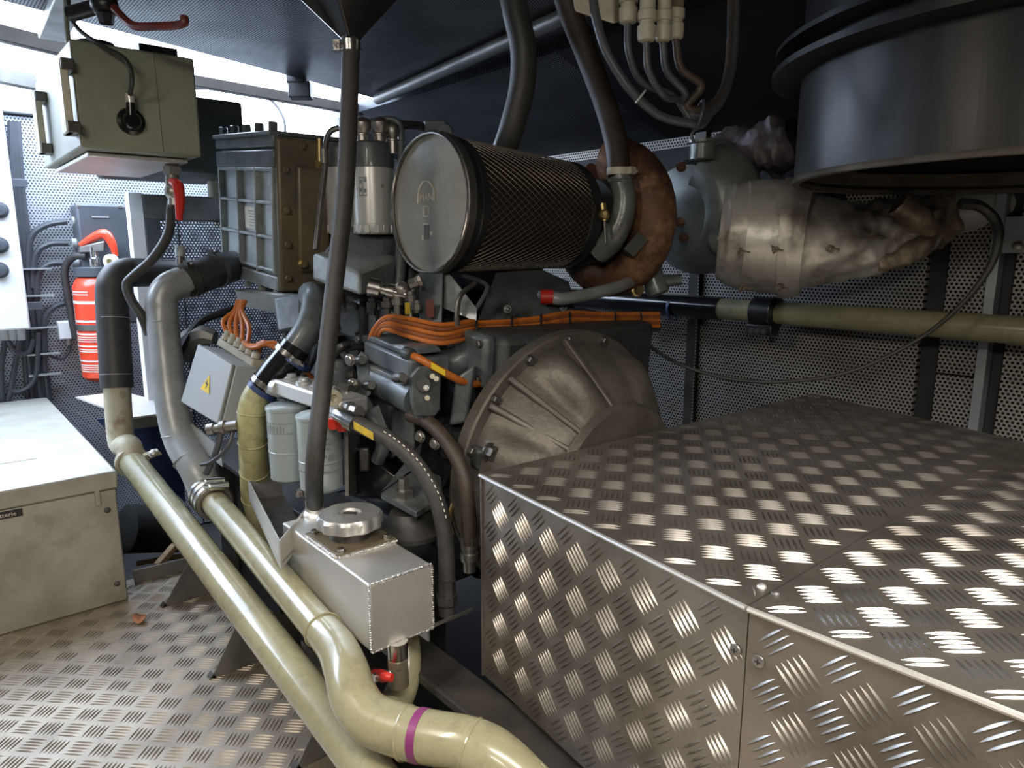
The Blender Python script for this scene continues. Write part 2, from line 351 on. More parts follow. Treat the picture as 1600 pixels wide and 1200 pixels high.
pl = MB().bx(ony(1568, 338, 2.24), ony(1620, 396, 2.24)+V((0, .008, 0))).build('wall_plate', 'beam_light', wr, bevel=.002)
MB().bolt(ony(1590, 384, 2.24), (0, -1, 0), .012, .01).build('bolt', 'steel', pl)
S(MB().bx((-3.44, -1.34, -.35), (1.6, -1.3, 1.8)).build('wall_near', 'dark_wall'))
S(MB().bx((1.6, -1.34, -.38), (1.64, 2.3, 1.8)).build('wall_behind', 'dark_wall'))
ceil = S(MB().prism([(1.6, -1.34, 1.6), (1.6, 1.66, 1.6), (-2.88, 1.66, 1.6), (-2.42, .27, 1.6), (-2.42, -1.34, 1.6)], (0, 0, .03)).build('ceiling', 'perf_ceil'))
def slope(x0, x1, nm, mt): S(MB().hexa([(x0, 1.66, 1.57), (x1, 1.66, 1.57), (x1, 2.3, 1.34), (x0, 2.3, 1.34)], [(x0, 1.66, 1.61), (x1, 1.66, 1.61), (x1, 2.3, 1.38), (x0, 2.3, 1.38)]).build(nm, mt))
slope(-3.44, -1.75, 'ceiling_slope', 'perf_ceil'); slope(-1.75, 1.6, 'ceiling_slope', 'painted_shade')  # right half near-black: the shade up there is painted into its colour
b = onz(590, 155, 1.575); b2 = onz(800, 62, 1.575)
S(MB().tube([b, b2, b2+(b2-b)*1.5], .022, 12, smooth=False).build('trim_1', 'beam'))
# beams of the opening at the far end
p = onx(307, 127, -3.05); q = onx(545, 169, -3.05); e = (q-p)
S(MB().ob(p-e*.5+V((-.04, 0, -.018)), e*2.6, (.04, 0, 0), (0, 0, .042)).build('trim_2', 'beam_dark', bevel=.003))
S(MB().bx((-3.36, -1.3, 1.46), (-3.45, 2.3, 1.50)).build('trim_3', 'beam_light', bevel=.004))
for a, c2, nm, mt in (((0, 62), (108, 88), 'trim_4', 'beam_dark'), ((0, 130), (60, 140), 'trim_5', 'beam')):
    pa = onx(a[0]-60, a[1]-14, -2.9); pb = onx(*c2, -2.9)
    S(MB().ob(pa, pb-pa, (-.04, 0, 0), (0, 0, .05)).build(nm, mt, bevel=.003))
pa = onz(60, 60, 1.57); pb = onz(110, -60, 1.57)
S(MB().ob(pa, pb-pa, (0, .07, 0), (0, 0, .03)).build('trim_6', 'beam', bevel=.003))
S(MB().bx((-3.4, 2.10, 1.06), (-1.05, 2.244, 1.30)).build('trim_7', 'dark_wall', bevel=.004))
tag(MB().tube([at(300, 138, 2.9), at(390, 142, 2.95), at(425, 158, 2.98), at(443, 185, 2.98), at(446, 215, 2.98)], .006, 8).build('thin_cable', 'rubber'), 'thin black cable bowing down from the beam in the bright gap', 'cable')
t = T('ceiling_bracket', 'dark clip hanging from the ceiling edge in front of the bright gap', 'bracket')
p = at(463, 118, 2.72); MB().cb(p, Rt*.07, Fw*.05, UP*.07).build('clip', 'black', t, bevel=.006)
MB().cb(p+V((0, 0, -.055))+Rt*.012, Rt*.085, Fw*.04, UP*.06).build('foot', 'black', t, bevel=.004)
# ------------------------------------------------------------------ tread plate covers over the shaft
c0, cs, cn, cr, cf = V((-.951, .729, .56)), V((-.384, .668, .56)), V((.45, .715, .56)), V((-.392, 1.718, .56)), V((-.918, 1.862, .56))
ce = V((.45, 1.56, .56)); ZB = .165
g = (cs-c0).normalized()*.0012
def cover(name, label, top, front, sd, other):
    t = T(name, label, 'cover', 'tread plate covers over the shaft tunnel')
    o = MB().prism(top, (0, 0, -.004)).build('top_panel', 'tread', t)
    stuff(tread(top[0], top[1]-top[0], top[-1]-top[0], top, phase=(.3, .1)).build('tread_bars', 'tread_bar', o, ang=80))
    a, b = front; x = (b-a).normalized(); nrm = x.cross(UP)   # outward (towards the camera)
    ins = -nrm*.004
    fp = [V((a.x, a.y, ZB))+ins, V((b.x, b.y, ZB))+ins, V((b.x, b.y, .553))+ins, V((a.x, a.y, .553))+ins]
    f = MB().prism(fp, -nrm*.004).build('front_panel', 'tread', t)
    stuff(tread(fp[0], x, UP, fp, phase=(.2, .45)).build('tread_bars', 'tread_bar', f, ang=80))
    MB().tube([a+V((0, 0, -.0035)), b+V((0, 0, -.0035))], .0038, 8).build('folded_edge', 'alu', t)
    return t, f, nrm, x
t, f, nrm, x = cover('tread_plate_cover', 'worn tread plate cover whose corner stands next to the small aluminium tank', [c0, cs-g, cr-g, cf], (c0, cs-g), 0, 0)
MB().prism([c0+V((0, 0, -.006)), cf+V((0, 0, -.006)), V((cf.x, cf.y, ZB)), V((c0.x, c0.y, ZB))], (.004, 0, 0)).build('side_panel', 'tread', t)
def cross_screw(c, ax, par):
    ax = V(ax).normalized(); _, a, b_ = basis(ax)
    o = MB().lathe(c, ax, [(0, .0075), (.0015, .007), (.0024, .004), (.0026, .0001)], 16).build('screw', 'steel', par)
    MB().cb(V(c)+ax*.0026, a*.007, b_*.0016, ax*.0008).cb(V(c)+ax*.0026, a*.0016, b_*.007, ax*.0008).build('screw_slot', 'ink', o)
cross_screw(cs-x*.014+V((0, 0, -.062))-nrm*.003, nrm, t)
MB().lathe(onz(1190, 917, .56), UP, [(0, .006), (.002, .0055), (.004, .003), (.0044, .0001)], 14).build('rivet', 'alu', t)
t, f, nrm2, x2 = cover('tread_plate_cover', 'shinier tread plate cover in the near right corner, past the diagonal seam', [cs+g, cn, ce, cr+g], (cs+g, cn), 0, 0)
cross_screw(cs+x2*.016+V((0, 0, -.062))-nrm2*.003, nrm2, t)
MB().lathe(onz(1212, 928, .56), UP, [(0, .006), (.002, .0055), (.004, .003), (.0044, .0001)], 14).build('rivet', 'steel_dark', t)
# frame bar below the covers and the bearers of the engine
t = T('floor_frame', 'black steel angle bar running along the foot of the tread plate covers', 'frame')
MB().bx((-1.62, .655, .142), (.5, .735, .150)).build('flange', 'frame', t, bevel=.002)
MB().bx((-1.62, .725, -.35), (.5, .735, .142)).build('web', 'frame', t)
MB().ob(V((-1.2, .648, .135)), (1.7, .012, 0), (0, .010, 0), (0, 0, .018)).build('edge_bar', 'steel_dark', t, bevel=.002)
t = T('engine_bearer', 'dark steel girder carrying the engine above the bilge', 'girder')
MB().bx((-2.7, .80, -.35), (-1.2, .82, .22)).build('web', 'frame', t)
MB().bx((-2.7, .74, .22), (-1.2, .90, .235)).build('flange', 'frame', t, bevel=.002)
for k in range(4): MB().prism([(-2.5+k*.38, .80, .22), (-2.5+k*.38, .80, -.3), (-2.5+k*.38, .745, .22)], (.012, 0, 0)).build('stiffener', 'frame', t)
# floor gussets that hold the long pipes
for k, ((x1, y1), (x2_, y2), lab) in enumerate((((255, 950), (305, 860), 'triangular grey steel support plate nearest the battery box'), ((330, 1062), (375, 965), 'triangular grey steel support plate halfway along the floor edge'), ((462, 1205), (500, 1120), 'triangular grey steel support plate at the bottom edge of the picture'))):
    a = onz(x1, y1, 0); top = onx(x2_, y2, a.x); tt = T('support_plate', lab, 'bracket', 'triangular pipe supports on the floor')
    MB().prism([a, (a.x, .62 if a.x < -1.2 else FY-.005, 0), (a.x, .62 if a.x < -1.2 else FY-.005, top.z*.6), (a.x, top.y+.03, top.z+.01), top], (-.004, 0, 0)).build('plate', 'beam', tt, bevel=.001)
    MB().prism([V((a.x, a.y-.004, 0)), V((a.x, a.y+.012, 0)), V((a.x, a.y+.006, .012))], (-.02, 0, 0)).build('foot', 'steel_dark', tt)
a = onz(210, 912, .0); b_ = onz(300, 890, .0)
t = T('deck_edge_strip', 'upright pale steel strip on the floor edge behind the battery box', 'strip')
MB().ob(a, b_-a, (-.004, 0, 0), (0, 0, .04)).build('strip', 'beam', t, bevel=.001)
# leaf
p = onz(218, 970, .004); t = T('leaf', 'dry curled brown leaf lying on the tread plate floor', 'leaf')
m = MB(); n = 12
ring = [p+V((math.cos(2*PI*k/n)*.028, math.sin(2*PI*k/n)*.016, .004+.010*abs(math.sin(2*PI*k/n+.6)))) for k in range(n)]
m.add(ring+[p+V((0, 0, .003))], [(k, (k+1) % n, n) for k in range(n)]); o = m.build('blade', 'leaf', t)
so = o.modifiers.new('thickness', 'SOLIDIFY'); so.thickness = .0012
MB().tube([p+V((-.026, 0, .006)), p+V((0, .001, .006)), p+V((.034, .004, .004))], .001, 5).build('stalk', 'leaf', t)
# ------------------------------------------------------------------ battery box
t = T('battery_box', 'scuffed aluminium battery box with overhanging lid on the floor', 'box')
X0, X1, Y0, Y1, ZT = -2.06, -3.30, -.75, .352, .372
MB().bx((X1+.01, Y0+.01, 0), (X0, Y1, .322)).build('body', 'batt', t, bevel=.004)
lid = MB().bx((X1, Y0, .322), (X0+.006, Y1+.006, ZT)).build('lid', 'batt', t, bevel=.006)
MB().cb(onz(2, 722, ZT), (.05, 0, 0), (0, .16, 0), (0, 0, .004)).build('lid_plate', 'batt', lid, bevel=.001)
p = onx(17, 803, X0); o = MB().cb(p+V((.001, -.012, 0)), (.002, 0, 0), (0, .072, .0), (0, 0, .019)).build('name_plate', 'ink', t)
text_mb('Batterie', .0155, p+V((.0024, -.014, 0)), (0, 1, 0), (0, 0, 1), .0003).build('lettering', 'paper', o)
for (px, py) in ((168, 797), (183, 912)): MB().lathe(onx(px, py, X0), (1, 0, 0), [(0, .008), (.003, .007), (.0045, .003), (.0046, .0001)], 14).build('rivet', 'steel_dark', t)
MB().cb(onx(152, 775, X0)+V((.004, 0, 0)), (.004, 0, 0), (0, .012, 0), (0, 0, .05)).build('hinge_tab', 'batt', t, bevel=.001)
# ------------------------------------------------------------------ far end wall equipment
XW = -3.40
t = T('control_cabinet', 'white control cabinet with round knobs at the left edge', 'cabinet')
pa, pb = onx(16, 245, -3.2), onx(46, 514, -3.2); MB().bx((-3.39, -.4, pb.z), (-3.2, (pa.y+pb.y)/2, pa.z+.25)).build('body', 'white', t, bevel=.006)
for py in (328, 383, 422):
    k = MB().lathe(onx(-1, py, -3.2), (1, 0, 0), [(0, .03), (.012, .028), (.014, .02), (.03, .018), (.032, .001)], 20).build('knob', 'jbox', t); 
for px, py in ((26, 286), (50, 478)):
    MB().cb(onx(px+2, py, -3.3), (.01, 0, 0), (0, .06, 0), (0, 0, .03)).build('mounting_lug', 'jbox', t, bevel=.002)
for k in range(3):
    p = onx(6+k*13, 519, -3.28); MB().cyl(p+V((0, 0, .012)), p-V((0, 0, .03)), .017, .014, 12).build('cable_gland', 'box_grey', t)
def wc(pts, r=.011, n=8, xo=-3.37): return MB().tube([onx(px, py, xo) for px, py in pts], r, n)
vert = [(22, 190), (27, 300), (38, 400), (48, 500), (58, 600), (66, 680)]
for k in range(6):
    dx = (k-2.5)*6.2
    pts = [(x_+dx*(.35+.65*min(1, i/4)), y_) for i, (x_, y_) in enumerate(vert)]
    tag(wc(pts, .011, xo=-3.372+.008*(k % 2)).build('wall_cable', 'cable'), 'blue-grey upright wall cable, %s from the white cabinet' % ('first', 'second', 'third', 'fourth', 'fifth', 'sixth')[k], 'cable', 'upright cables beside the white cabinet')
arcs = [([(104, 346), (72, 352), (48, 372), (44, 420)], 'cable arching to the topmost gland of the dark junction box'),
        ([(106, 380), (75, 382), (55, 400), (51, 450)], 'cable arching to the middle gland of the dark junction box'),
        ([(104, 411), (76, 413), (60, 430), (57, 470)], 'cable arching to the lowest gland of the dark junction box'),
        ([(122, 475), (92, 476), (70, 500), (70, 560)], 'cable arching over the small white box'),
        ([(108, 532), (108, 548), (95, 561), (70, 553)], 'thin cable drooping below the small white box')]
for i, (pts, lab) in enumerate(arcs): tag(wc(pts, .012 if i < 4 else .006, xo=-3.36).build('wall_cable', 'cable'), 'blue-grey '+lab, 'cable')
low = [([(8, 530), (2, 580), (4, 640)], 'dark cable dropping from the white cabinet at the picture edge'), ([(30, 530), (22, 580), (10, 640)], 'dark cable slanting down from the last gland of the white cabinet'), ([(60, 520), (55, 590), (30, 612), (8, 606)], 'blue-grey cable looping low under the white cabinet'), ([(12, 532), (25, 552), (45, 550), (52, 530)], 'cable sagging just under the glands of the white cabinet')]
for pts, lab in low: tag(wc(pts, .010, xo=-3.34).build('wall_cable', 'cable'), lab, 'cable')
m = MB()
for k, py in enumerate((420, 462, 512, 553, 585)): tag(MB().cb(onx(54+(py-420)*.1, py, -3.35), (.03, 0, 0), (0, .11, 0), (0, 0, .006)).build('cable_tie', 'box_grey'), 'pale tie strap on the upright cable bundle, %s from the top' % ('first', 'second', 'third', 'fourth', 'fifth')[k], 'tie', 'tie straps on the cable bundle')
t = T('junction_box', 'dark grey junction box on the perforated wall above the extinguisher', 'box')
pa, pb = onx(118, 318, -3.27), onx(203, 505, -3.27); bw = MB().bx((-3.40, pa.y, pb.z), (-3.27, onx(192, 320, -3.27).y+.02, pa.z)).build('body', 'jbox', t, bevel=.008)
MB().cb(onx(157, 339, -3.268), (.002, 0, 0), (0, .06, 0), (0, 0, .006)).build('nameplate', 'box_grey', t)
for py in (346, 380, 411):
    p = onx(112, py, -3.35); MB().cyl(p, p+V((0, .05, 0)), .02, .022, 10).build('cable_gland', 'box_grey', t)
for py in (335, 366):
    p = onx(194, py, -3.33); MB().cyl(p, p+V((0, .05, 0)), .018, .016, 10).build('cable_gland', 'steel_dark', t)
for px, py in ((122, 322), (188, 323)): MB().lathe(onx(px, py, -3.27), (1, 0, 0), [(0, .008), (.003, .006), (.0032, .0001)], 10).build('screw', 'steel', t)
t = T('wall_junction_box', 'small white square box on the wall left of the extinguisher', 'box')
MB().bx(onx(90, 503, -3.33), onx(120, 529, -3.33)+V((-.07, 0, 0))).build('body', 'white', t, bevel=.005)
p = onx(107, 531, -3.36); MB().cyl(p+V((0, 0, .006)), p-V((0, 0, .02)), .008, n=10).build('cable_gland', 'box_grey', t)
# fire extinguisher
t = T('fire_extinguisher', 'red fire extinguisher with black hose strapped to the perforated wall', 'extinguisher')
XE = -3.24; pb, pt = onx(158, 594, XE), onx(152, 428, XE); c = V((XE, onx(153, 500, XE).y+.012, 0)); zb, zt = pb.z, pt.z; RE = .088; zt = zb+(zt-zb)
MB().lathe((c.x, c.y, zb), UP, [(0, .06), (.006, RE-.012), (.02, RE), (zt-zb-.05, RE), (zt-zb-.018, RE-.014), (zt-zb, RE-.04), (zt-zb+.004, .03)], 32).build('cylinder', 'ext_red', t)
MB().lathe((c.x, c.y, zt-.010), UP, [(0, RE-.025), (.002, RE-.012), (.035, RE-.012), (.037, RE-.03)], 28).build('collar', 'jbox', t)
MB().lathe((c.x, c.y, zt+.02), UP, [(0, .022), (.04, .022), (.045, .016), (.085, .016)], 16).build('valve', 'chrome', t)
e = Rt; hc = V((c.x, c.y, zt+.10))
MB().hexa([hc-e*.055+V((0, 0, -.018))-Fh*.014, hc+e*.045+V((0, 0, -.01))-Fh*.014, hc+e*.045+V((0, 0, -.01))+Fh*.014, hc-e*.055+V((0, 0, -.018))+Fh*.014], [hc-e*.05+V((0, 0, .008))-Fh*.014, hc+e*.055+V((0, 0, .03))-Fh*.014, hc+e*.055+V((0, 0, .03))+Fh*.014, hc-e*.05+V((0, 0, .008))+Fh*.014]).build('carry_handle', 'steel', t, bevel=.005)
MB().tube([hc-e*.05+V((0, 0, .014)), hc+e*.0+V((0, 0, .04)), hc+e*.05+V((0, 0, .056)), hc+e*.075+V((0, 0, .02)), hc+e*.085+V((0, 0, -.03))], [.010, .016, .020, .016, .010], 10).build('squeeze_lever', 'ext_red', t)
MB().lathe(hc+e*.08-Fh*.02+V((0, 0, -.05)), -Fh, [(0, .028), (.016, .028), (.018, .014)], 18).build('pressure_gauge', 'white', t)
MB().lathe(hc+e*.08-Fh*.038+V((0, 0, -.05)), -Fh, [(0, .011), (.004, .011)], 14).build('gauge_dial', 'brass', t)
MB().tube([hc-e*.03+V((0, 0, -.03)), hc-e*.085+V((0, 0, -.035)), hc-e*.125+V((0, 0, -.09)), hc-e*.122+V((0, 0, -.22)), hc-e*.112+V((0, 0, -.36))], .014, 10).build('discharge_hose', 'rubber', t)
MB().cyl((c.x, c.y, zb-.022), (c.x, c.y, zb+.01), .018, n=12).build('foot', 'black', t)
def cylpatch(m, c, r, a0, a1, z0, z1, n=8, th=.0008):
    vs = []
    for k in range(n+1):
        a = a0+(a1-a0)*k/n
        for z in (z0, z1):
            for rr in (r, r+th): vs.append((c.x+math.cos(a)*rr, c.y+math.sin(a)*rr, z))
    fs = []
    for k in range(n):
        i, j = 4*k, 4*k+4
        fs += [(i+1, j+1, j+3, i+3), (i, i+2, j+2, j), (i+2, i+3, j+3, j+2), (i, j, j+1, i+1)]
    fs += [(0, 1, 3, 2), (4*n, 4*n+2, 4*n+3, 4*n+1)]
    m.add(vs, fs)
view = YAW+PI      # azimuth that faces the camera
hh = zt-zb
m = MB(); cylpatch(m, c, RE+.0004, view-1.25, view-1.05, zb+hh*.20, zb+hh*.74)
for z0, z1, a1 in ((.735, .76, 1.2), (.565, .585, .6), (.45, .465, 1.2), (.34, .352, 1.2), (.20, .212, 1.2)): cylpatch(m, c, RE+.0006, view-1.05, view+a1, zb+hh*z0, zb+hh*z1)
m.build('white_label_lines', 'white', t)
m = MB()
for z0 in (.84, .815, .425, .405, .385, .31, .29, .165, .145, .125, .105): cylpatch(m, c, RE+.0004, view-.75 if z0 < .8 else view-1.1, view+(.5 if z0 < .8 else .1), zb+hh*z0, zb+hh*(z0+.009))
m.build('small_print', 'paper', t)
m = MB(); cylpatch(m, c, RE, view-2.2, view+2.2, zb+hh*.49, zb+hh*.545, 20, .003); bnd = m.build('strap', 'beam', t)
tx = V((math.cos(view-.85), math.sin(view-.85), 0)); text_mb('EPS', .032, V((c.x, c.y, zb+hh*.518))+tx*(RE+.004), tx.cross(UP)*-1, UP, .0006).build('strap_lettering', 'ink', bnd)
# framed perforated screen behind the pipes
t = T('framed_screen', 'upright perforated metal screen in a dark frame left of the engine', 'screen')
XF = -2.72; a, b_ = onx(222, 303, XF), onx(420, 625, XF); y0, y1, z0, z1 = a.y, b_.y+.2, .25, a.z
MB().bx((XF-.05, y0-.045, z0), (XF, y0, z1+.004)).build('side_post', 'white', t, bevel=.003)
MB().bx((XF-.02, y0, z1-.085), (XF, y1, z1)).build('top_rail', 'beam', t, bevel=.004)
MB().bx((XF-.02, y0, z0), (XF, y0+.05, z1-.085)).build('stile', 'jbox', t, bevel=.003)
MB().bx((XF-.012, y0+.05, z0), (XF-.010, y1, z1-.085)).build('perforated_sheet', 'perf_screen', t)
# white shelf under the extinguisher
t = T('shelf_plate', 'bright bare metal shelf plate beside the extinguisher', 'shelf')
P = [onz(118, 620, .42), onz(190, 611, .42), onz(300, 640, .42), onz(206, 652, .42)]
MB().prism(P, (0, 0, -.006)).build('plate', 'alu', t); MB().ob(P[3]+V((0, 0, -.04)), P[2]-P[3], (-.01, 0, 0), (0, 0, .034)).build('edge', 'beam', t)
MB().prism([onz(150, 655, .40), onz(150, 655, .40)+V((0, .25, 0)), onz(150, 655, .40)+V((0, .25, -.35))], (.006, 0, 0)).build('gusset', 'blue', t)
# ------------------------------------------------------------------ green header tank
t = T('header_tank', 'olive green expansion tank hanging below the ceiling with two sight gauges', 'tank')
HX, HB, HY0, HY1, HZ0, HZ1 = -1.9, -2.456, .330, .592, 1.177, 1.408
hb = MB().bx((HX, HY0, HZ0), (HB, HY1, HZ1)).build('body', 'green', t, bevel=.006)
sy = onx(247, 160, HX).y
MB().tube([(HX+.001, sy, HZ0+.004), (HX+.001, sy-.003, HZ1-.004)], .0025, 6).build('weld_seam', 'green', hb)
MB().bx((HX-.05, HY0+.02, HZ0-.002), (HB+.03, HY1-.02, HZ0-.012)).build('bottom_plate', 'alu', t, bevel=.002)
for (x0, y0, y1) in ((101, 90, 212), (61, 142, 242)):
    pt, pb = ony(x0-3, y0, HY0-.02), ony(x0+3, y1, HY0-.02); xm = (pt.x+pb.x)/2
    o = MB().bx((xm-.03, HY0-.028, pb.z), (xm+.03, HY0-.012, pt.z)).build('sight_gauge', 'cream', t, bevel=.003)
    for z in (pb.z+.012, pt.z-.012): MB().bx((xm-.036, HY0-.026, z-.012), (xm+.036, HY0, z+.012)).build('gauge_clamp', 'steel_dark', o, bevel=.002)
MB().lathe((-2.05, .41, HZ1), UP, [(0, .035), (.012, .035), (.016, .042), (.034, .042), (.036, .02)], 24).build('filler_cap', 'steel_dark', t)
MB().bx((-2.02, .50, HZ1), (-2.08, .59, HZ1+.045)).build('top_bracket', 'black', t, bevel=.002)
p = onx(204, 190, HX); s = MB().lathe(p, (1, 0, 0), [(0, .030), (.006, .030), (.008, .022), (.02, .020), (.026, .015)], 20).build('level_sender', 'gloss_black', t)
q = p+V((.02, -.002, .012)); MB().cyl(q, q+V((.004, 0, .028)), .011, .009, 12).build('sender_plug', 'gloss_black', s)
MB().cyl(q+V((.004, 0, .026)), q+V((.004, 0, .045)), .010, n=10).build('plug_collar', 'can', s)
tag(MB().tube([q+V((.004, 0, .04)), at(206, 120, 1.56), at(195, 92, 1.56), at(160, 72, 1.57), at(122, 45, 1.58), at(108, 15, 1.58), at(106, -40, 1.58)], .0052, 8).build('sender_cable', 'rubber'), 'thin black cable drooping across the green tank to its sensor', 'cable')
tag(MB().tube([at(103, -40, 1.62), at(104, 30, 1.62), at(108, 75, 1.62)], .006, 8).build('vent_pipe', 'green'), 'thin green vertical rod beside the top corner of the green tank', 'pipe')
t = T('drain_valve', 'ball valve with red lever below the green tank', 'valve')
p0, p1 = onx(268, 244, -2.0), onx(270, 292, -2.0)
MB().cyl(p0, p1, .017, n=16).build('nipple', 'beam', t); MB().lathe(p0+(p1-p0)*.35, p1-p0, [(0, .022), (.02, .022)], 6).build('hex_nut', 'steel', t)
MB().sph(p1-V((0, 0, .012)), .022).cyl(p1, p1-V((0, 0, .045)), .015, n=12).build('valve_body', 'steel', t)
MB().tube([at(268, 283, 1.80), at(278, 290, 1.79), at(281, 315, 1.79), at(280, 344, 1.79)], [.010, .014, .013, .008], 8).build('lever', 'red', t)
tag(MB().tube([p1-V((0, 0, .03)), at(268, 325, 1.85), at(263, 365, 1.87), at(238, 405, 1.88), at(208, 432, 1.88), at(198, 446, 1.88), at(206, 470, 1.88), at(222, 495, 1.88), at(233, 522, 1.90)], .0125, 12).build('drain_hose', 'rubber'), 'black rubber hose curving down from the red lever valve', 'hose')
# dark box behind the header tank
t = T('dark_tank', 'dark rectangular tank half hidden behind the green tank', 'tank')
a, b_ = onx(320, 152, -2.5), onx(386, 270, -2.5)
MB().bx((-2.5, .55, b_.z-.01), (-2.95, b_.y, a.z)).build('body', 'green_dark', t, bevel=.01)
MB().cyl(at(338, 283, 2.62), at(341, 330, 2.64), .032, n=16).tube([at(341, 325, 2.64), at(348, 345, 2.66), at(365, 350, 2.7)], .030, 12).build('outlet_elbow', 'beige_old', t)
# red valve lever and pipe at the top left
t = T('overhead_valve', 'dark valve with bent dull red lever at the top left', 'valve')
MB().sph(at(163, 8, 1.5), .028, (1, 0, 0)).cyl(at(110, 22, 1.52), at(163, 8, 1.5), .016, n=12).cyl(at(163, 8, 1.5), at(163, -50, 1.5), .026, n=14).lathe(at(165, 22, 1.49), -UP, [(0, .018), (.02, .014), (.022, .001)], 6).build('valve_body', 'black', t)
MB().tube([at(178, 12, 1.48), at(195, 30, 1.47), at(212, 41, 1.46), at(245, 41, 1.44), at(272, 40, 1.43), at(287, 36, 1.42), at(288, 26, 1.42)], .0085, 8).build('lever', 'dull_red', t)
# ------------------------------------------------------------------ long pipes
AX = V((1, 0, 0))
f1 = V((-2.17, .415, .362)); n1 = onz(520, 1130, .16); d1 = (n1-f1).normalized()
t = T('coolant_pipe', 'long glossy beige pipe nearest the floor, black rubber sleeved at its upper end', 'pipe')
R1 = .0355
MB().tube([f1-d1*.02, n1+d1*.6], R1, 28, smooth=False).build('straight_run', 'beige', t)
up = [at(183, 600, 2.0), at(185, 640, 2.02), at(190, 690, 2.03), f1+V((-.01, 0, .035)), f1+d1*.01]
MB().tube(up, R1*1.0, 24, 8).build('stained_bend', 'beige_old', t)
s = MB().tube([at(183, 606, 2.0), at(179, 540, 2.0), at(175, 470, 2.0), at(178, 440, 2.0), at(196, 427, 2.03), at(230, 426, 2.12), at(345, 427, 2.45)], .0425, 26, 8).build('rubber_sleeve', 'rubber', t)
for y in (497, 585): MB().ring(at(177+(y-480)*.05, y, 2.0), at(180, 600, 2.0)-at(177, 500, 2.0), [(-.001, .042), (.001, .042), (.001, .0433), (-.001, .0433)], 28).build('sleeve_line', 'box_grey', s)
c = f1+d1*.012; k = MB().ring(c-d1*.008, d1, [(0, R1), (.016, R1), (.016, R1+.009), (0, R1+.009)], 30)
e1 = Rt*.9+UP*.35; k.cb(c+e1.normalized()*(R1+.026), e1.normalized()*.05, d1*.018, d1.cross(e1).normalized()*.018); cl = k.build('pipe_clamp', 'beige_old', t, bevel=.002)
MB().bolt(c+e1.normalized()*(R1+.036)-Fw*.008, -Fw+UP*.6, .010, .009).build('bolt', 'steel', cl)
tt = V((0, -.4, 1)).normalized()
# second pipe with grey upper part
t = T('coolant_pipe', 'second beige pipe that bends away under the small tank, with purple tape ring', 'pipe')
f2 = at(335, 785, 1.74); n2 = at(508, 990, 1.27); d2 = (n2-f2).normalized(); R2 = .0315
MB().tube([f2-d2*.02, n2+d2*.03], R2, 28, smooth=False).build('straight_run', 'beige', t)
el = [at(505, 985, 1.28), at(527, 1014, 1.23), at(542, 1050, 1.17), at(552, 1087, 1.13), at(578, 1122, 1.10), at(640, 1146, 1.07)]
MB().tube(el, [R2*1.02, .0345, .0365, .038, .0385, .0385], 30, 8).build('elbow', 'beige', t)
ru = [at(635, 1145, 1.072), at(690, 1155, 1.05), at(735, 1164, 1.035), at(780, 1187, 1.02), at(850, 1255, 1.0)]
MB().tube(ru, .0385, 30, 8).build('lower_run', 'beige', t)
for a, b_, rr in ((el[0], el[1], .034), (ru[0], ru[1], .0385), (ru[2], ru[3], .0385)): MB().torus(a, b_-a, rr, .0022, 32, 6).build('weld_bead', 'beige', t)
a = at(653, 1148.5, 1.064); dv = (ru[1]-ru[0]).normalized(); MB().ring(a, dv, [(0, .0386), (.0135, .0386), (.0135, .0393), (0, .0393)], 32).build('purple_tape', 'purple', t)
cc = f2-d2*.028
k = MB().ring(cc-d2*.032, d2, [(0, .034), (.066, .034), (.066, .0425), (0, .0425)], 30).build('coupling_sleeve', 'steel', t)
for o_ in (-.024, 0, .024): clampring(cc+d2*o_, d2, .0425, .013, .004).build('clamp_band', 'chrome', k)
sd = (UP*.8-Fw*.4+Rt*.5).normalized()
for o_ in (-.016, .016): 
    q = cc+d2*o_+sd*.055; cr_ = d2.cross(sd).normalized(); MB().cyl(q-cr_*.022, q+cr_*.022, .0105, n=12).cyl(q+cr_*.02, q+cr_*.034, .005, n=8).build('clamp_bolt', 'chrome', k)
gp = [cc-d2*.045, at(308, 735, 1.80), at(283, 690, 1.84), at(270, 640, 1.86), at(261, 570, 1.88), at(254, 500, 1.9), at(253, 470, 1.9), at(264, 450, 1.91), at(290, 438, 1.94)]
MB().tube(gp, .0405, 26, 8).build('upper_pipe', 'grey_pipe', t)
for a, b_ in ((at(256, 504, 1.9), at(256, 498, 1.9)), (at(279, 680, 1.845), at(278, 672, 1.845)), (at(297, 718, 1.815), at(293, 710, 1.82))): MB().torus(a, b_-a, .0405, .0022, 32, 6).build('weld_bead', 'grey_pipe', t)
h = MB().tube([at(282, 441, 1.94), at(310, 432, 1.98), at(345, 421, 2.10), at(385, 410, 2.40)], .0475, 26).build('rubber_hose', 'rubber', t)
clampring(at(296, 437, 1.955), at(310, 432, 1.98)-at(282, 441, 1.94), .0475, .016, .003, UP-Fw).build('hose_clamp', 'steel_dark', h)
clampring(at(338, 423, 2.03), at(350, 419, 2.05)-at(330, 426, 2.01), .0475, .012, .003, UP).build('hose_clamp', 'steel_dark', h)
t = T('pipe_sensor', 'small sensor stub standing on the rubber hose by the perforated screen', 'sensor')
MB().cyl(at(281, 418, 1.94), at(281, 400, 1.94), .011, n=12).build('body', 'steel_dark', t); MB().cyl(at(281, 401, 1.94), at(281, 384, 1.94), .013, n=12).build('cap', 'box_grey', t)
# drop pipe under the tank
t = T('drain_pipe', 'short beige pipe curving up behind the red tap of the small tank', 'pipe')
dp = [at(628, 975, 1.40), at(634, 1030, 1.37), at(628, 1075, 1.34), at(612, 1105, 1.29), at(590, 1125, 1.22)]
MB().tube(dp, .030, 24, 8).build('bend', 'beige', t)
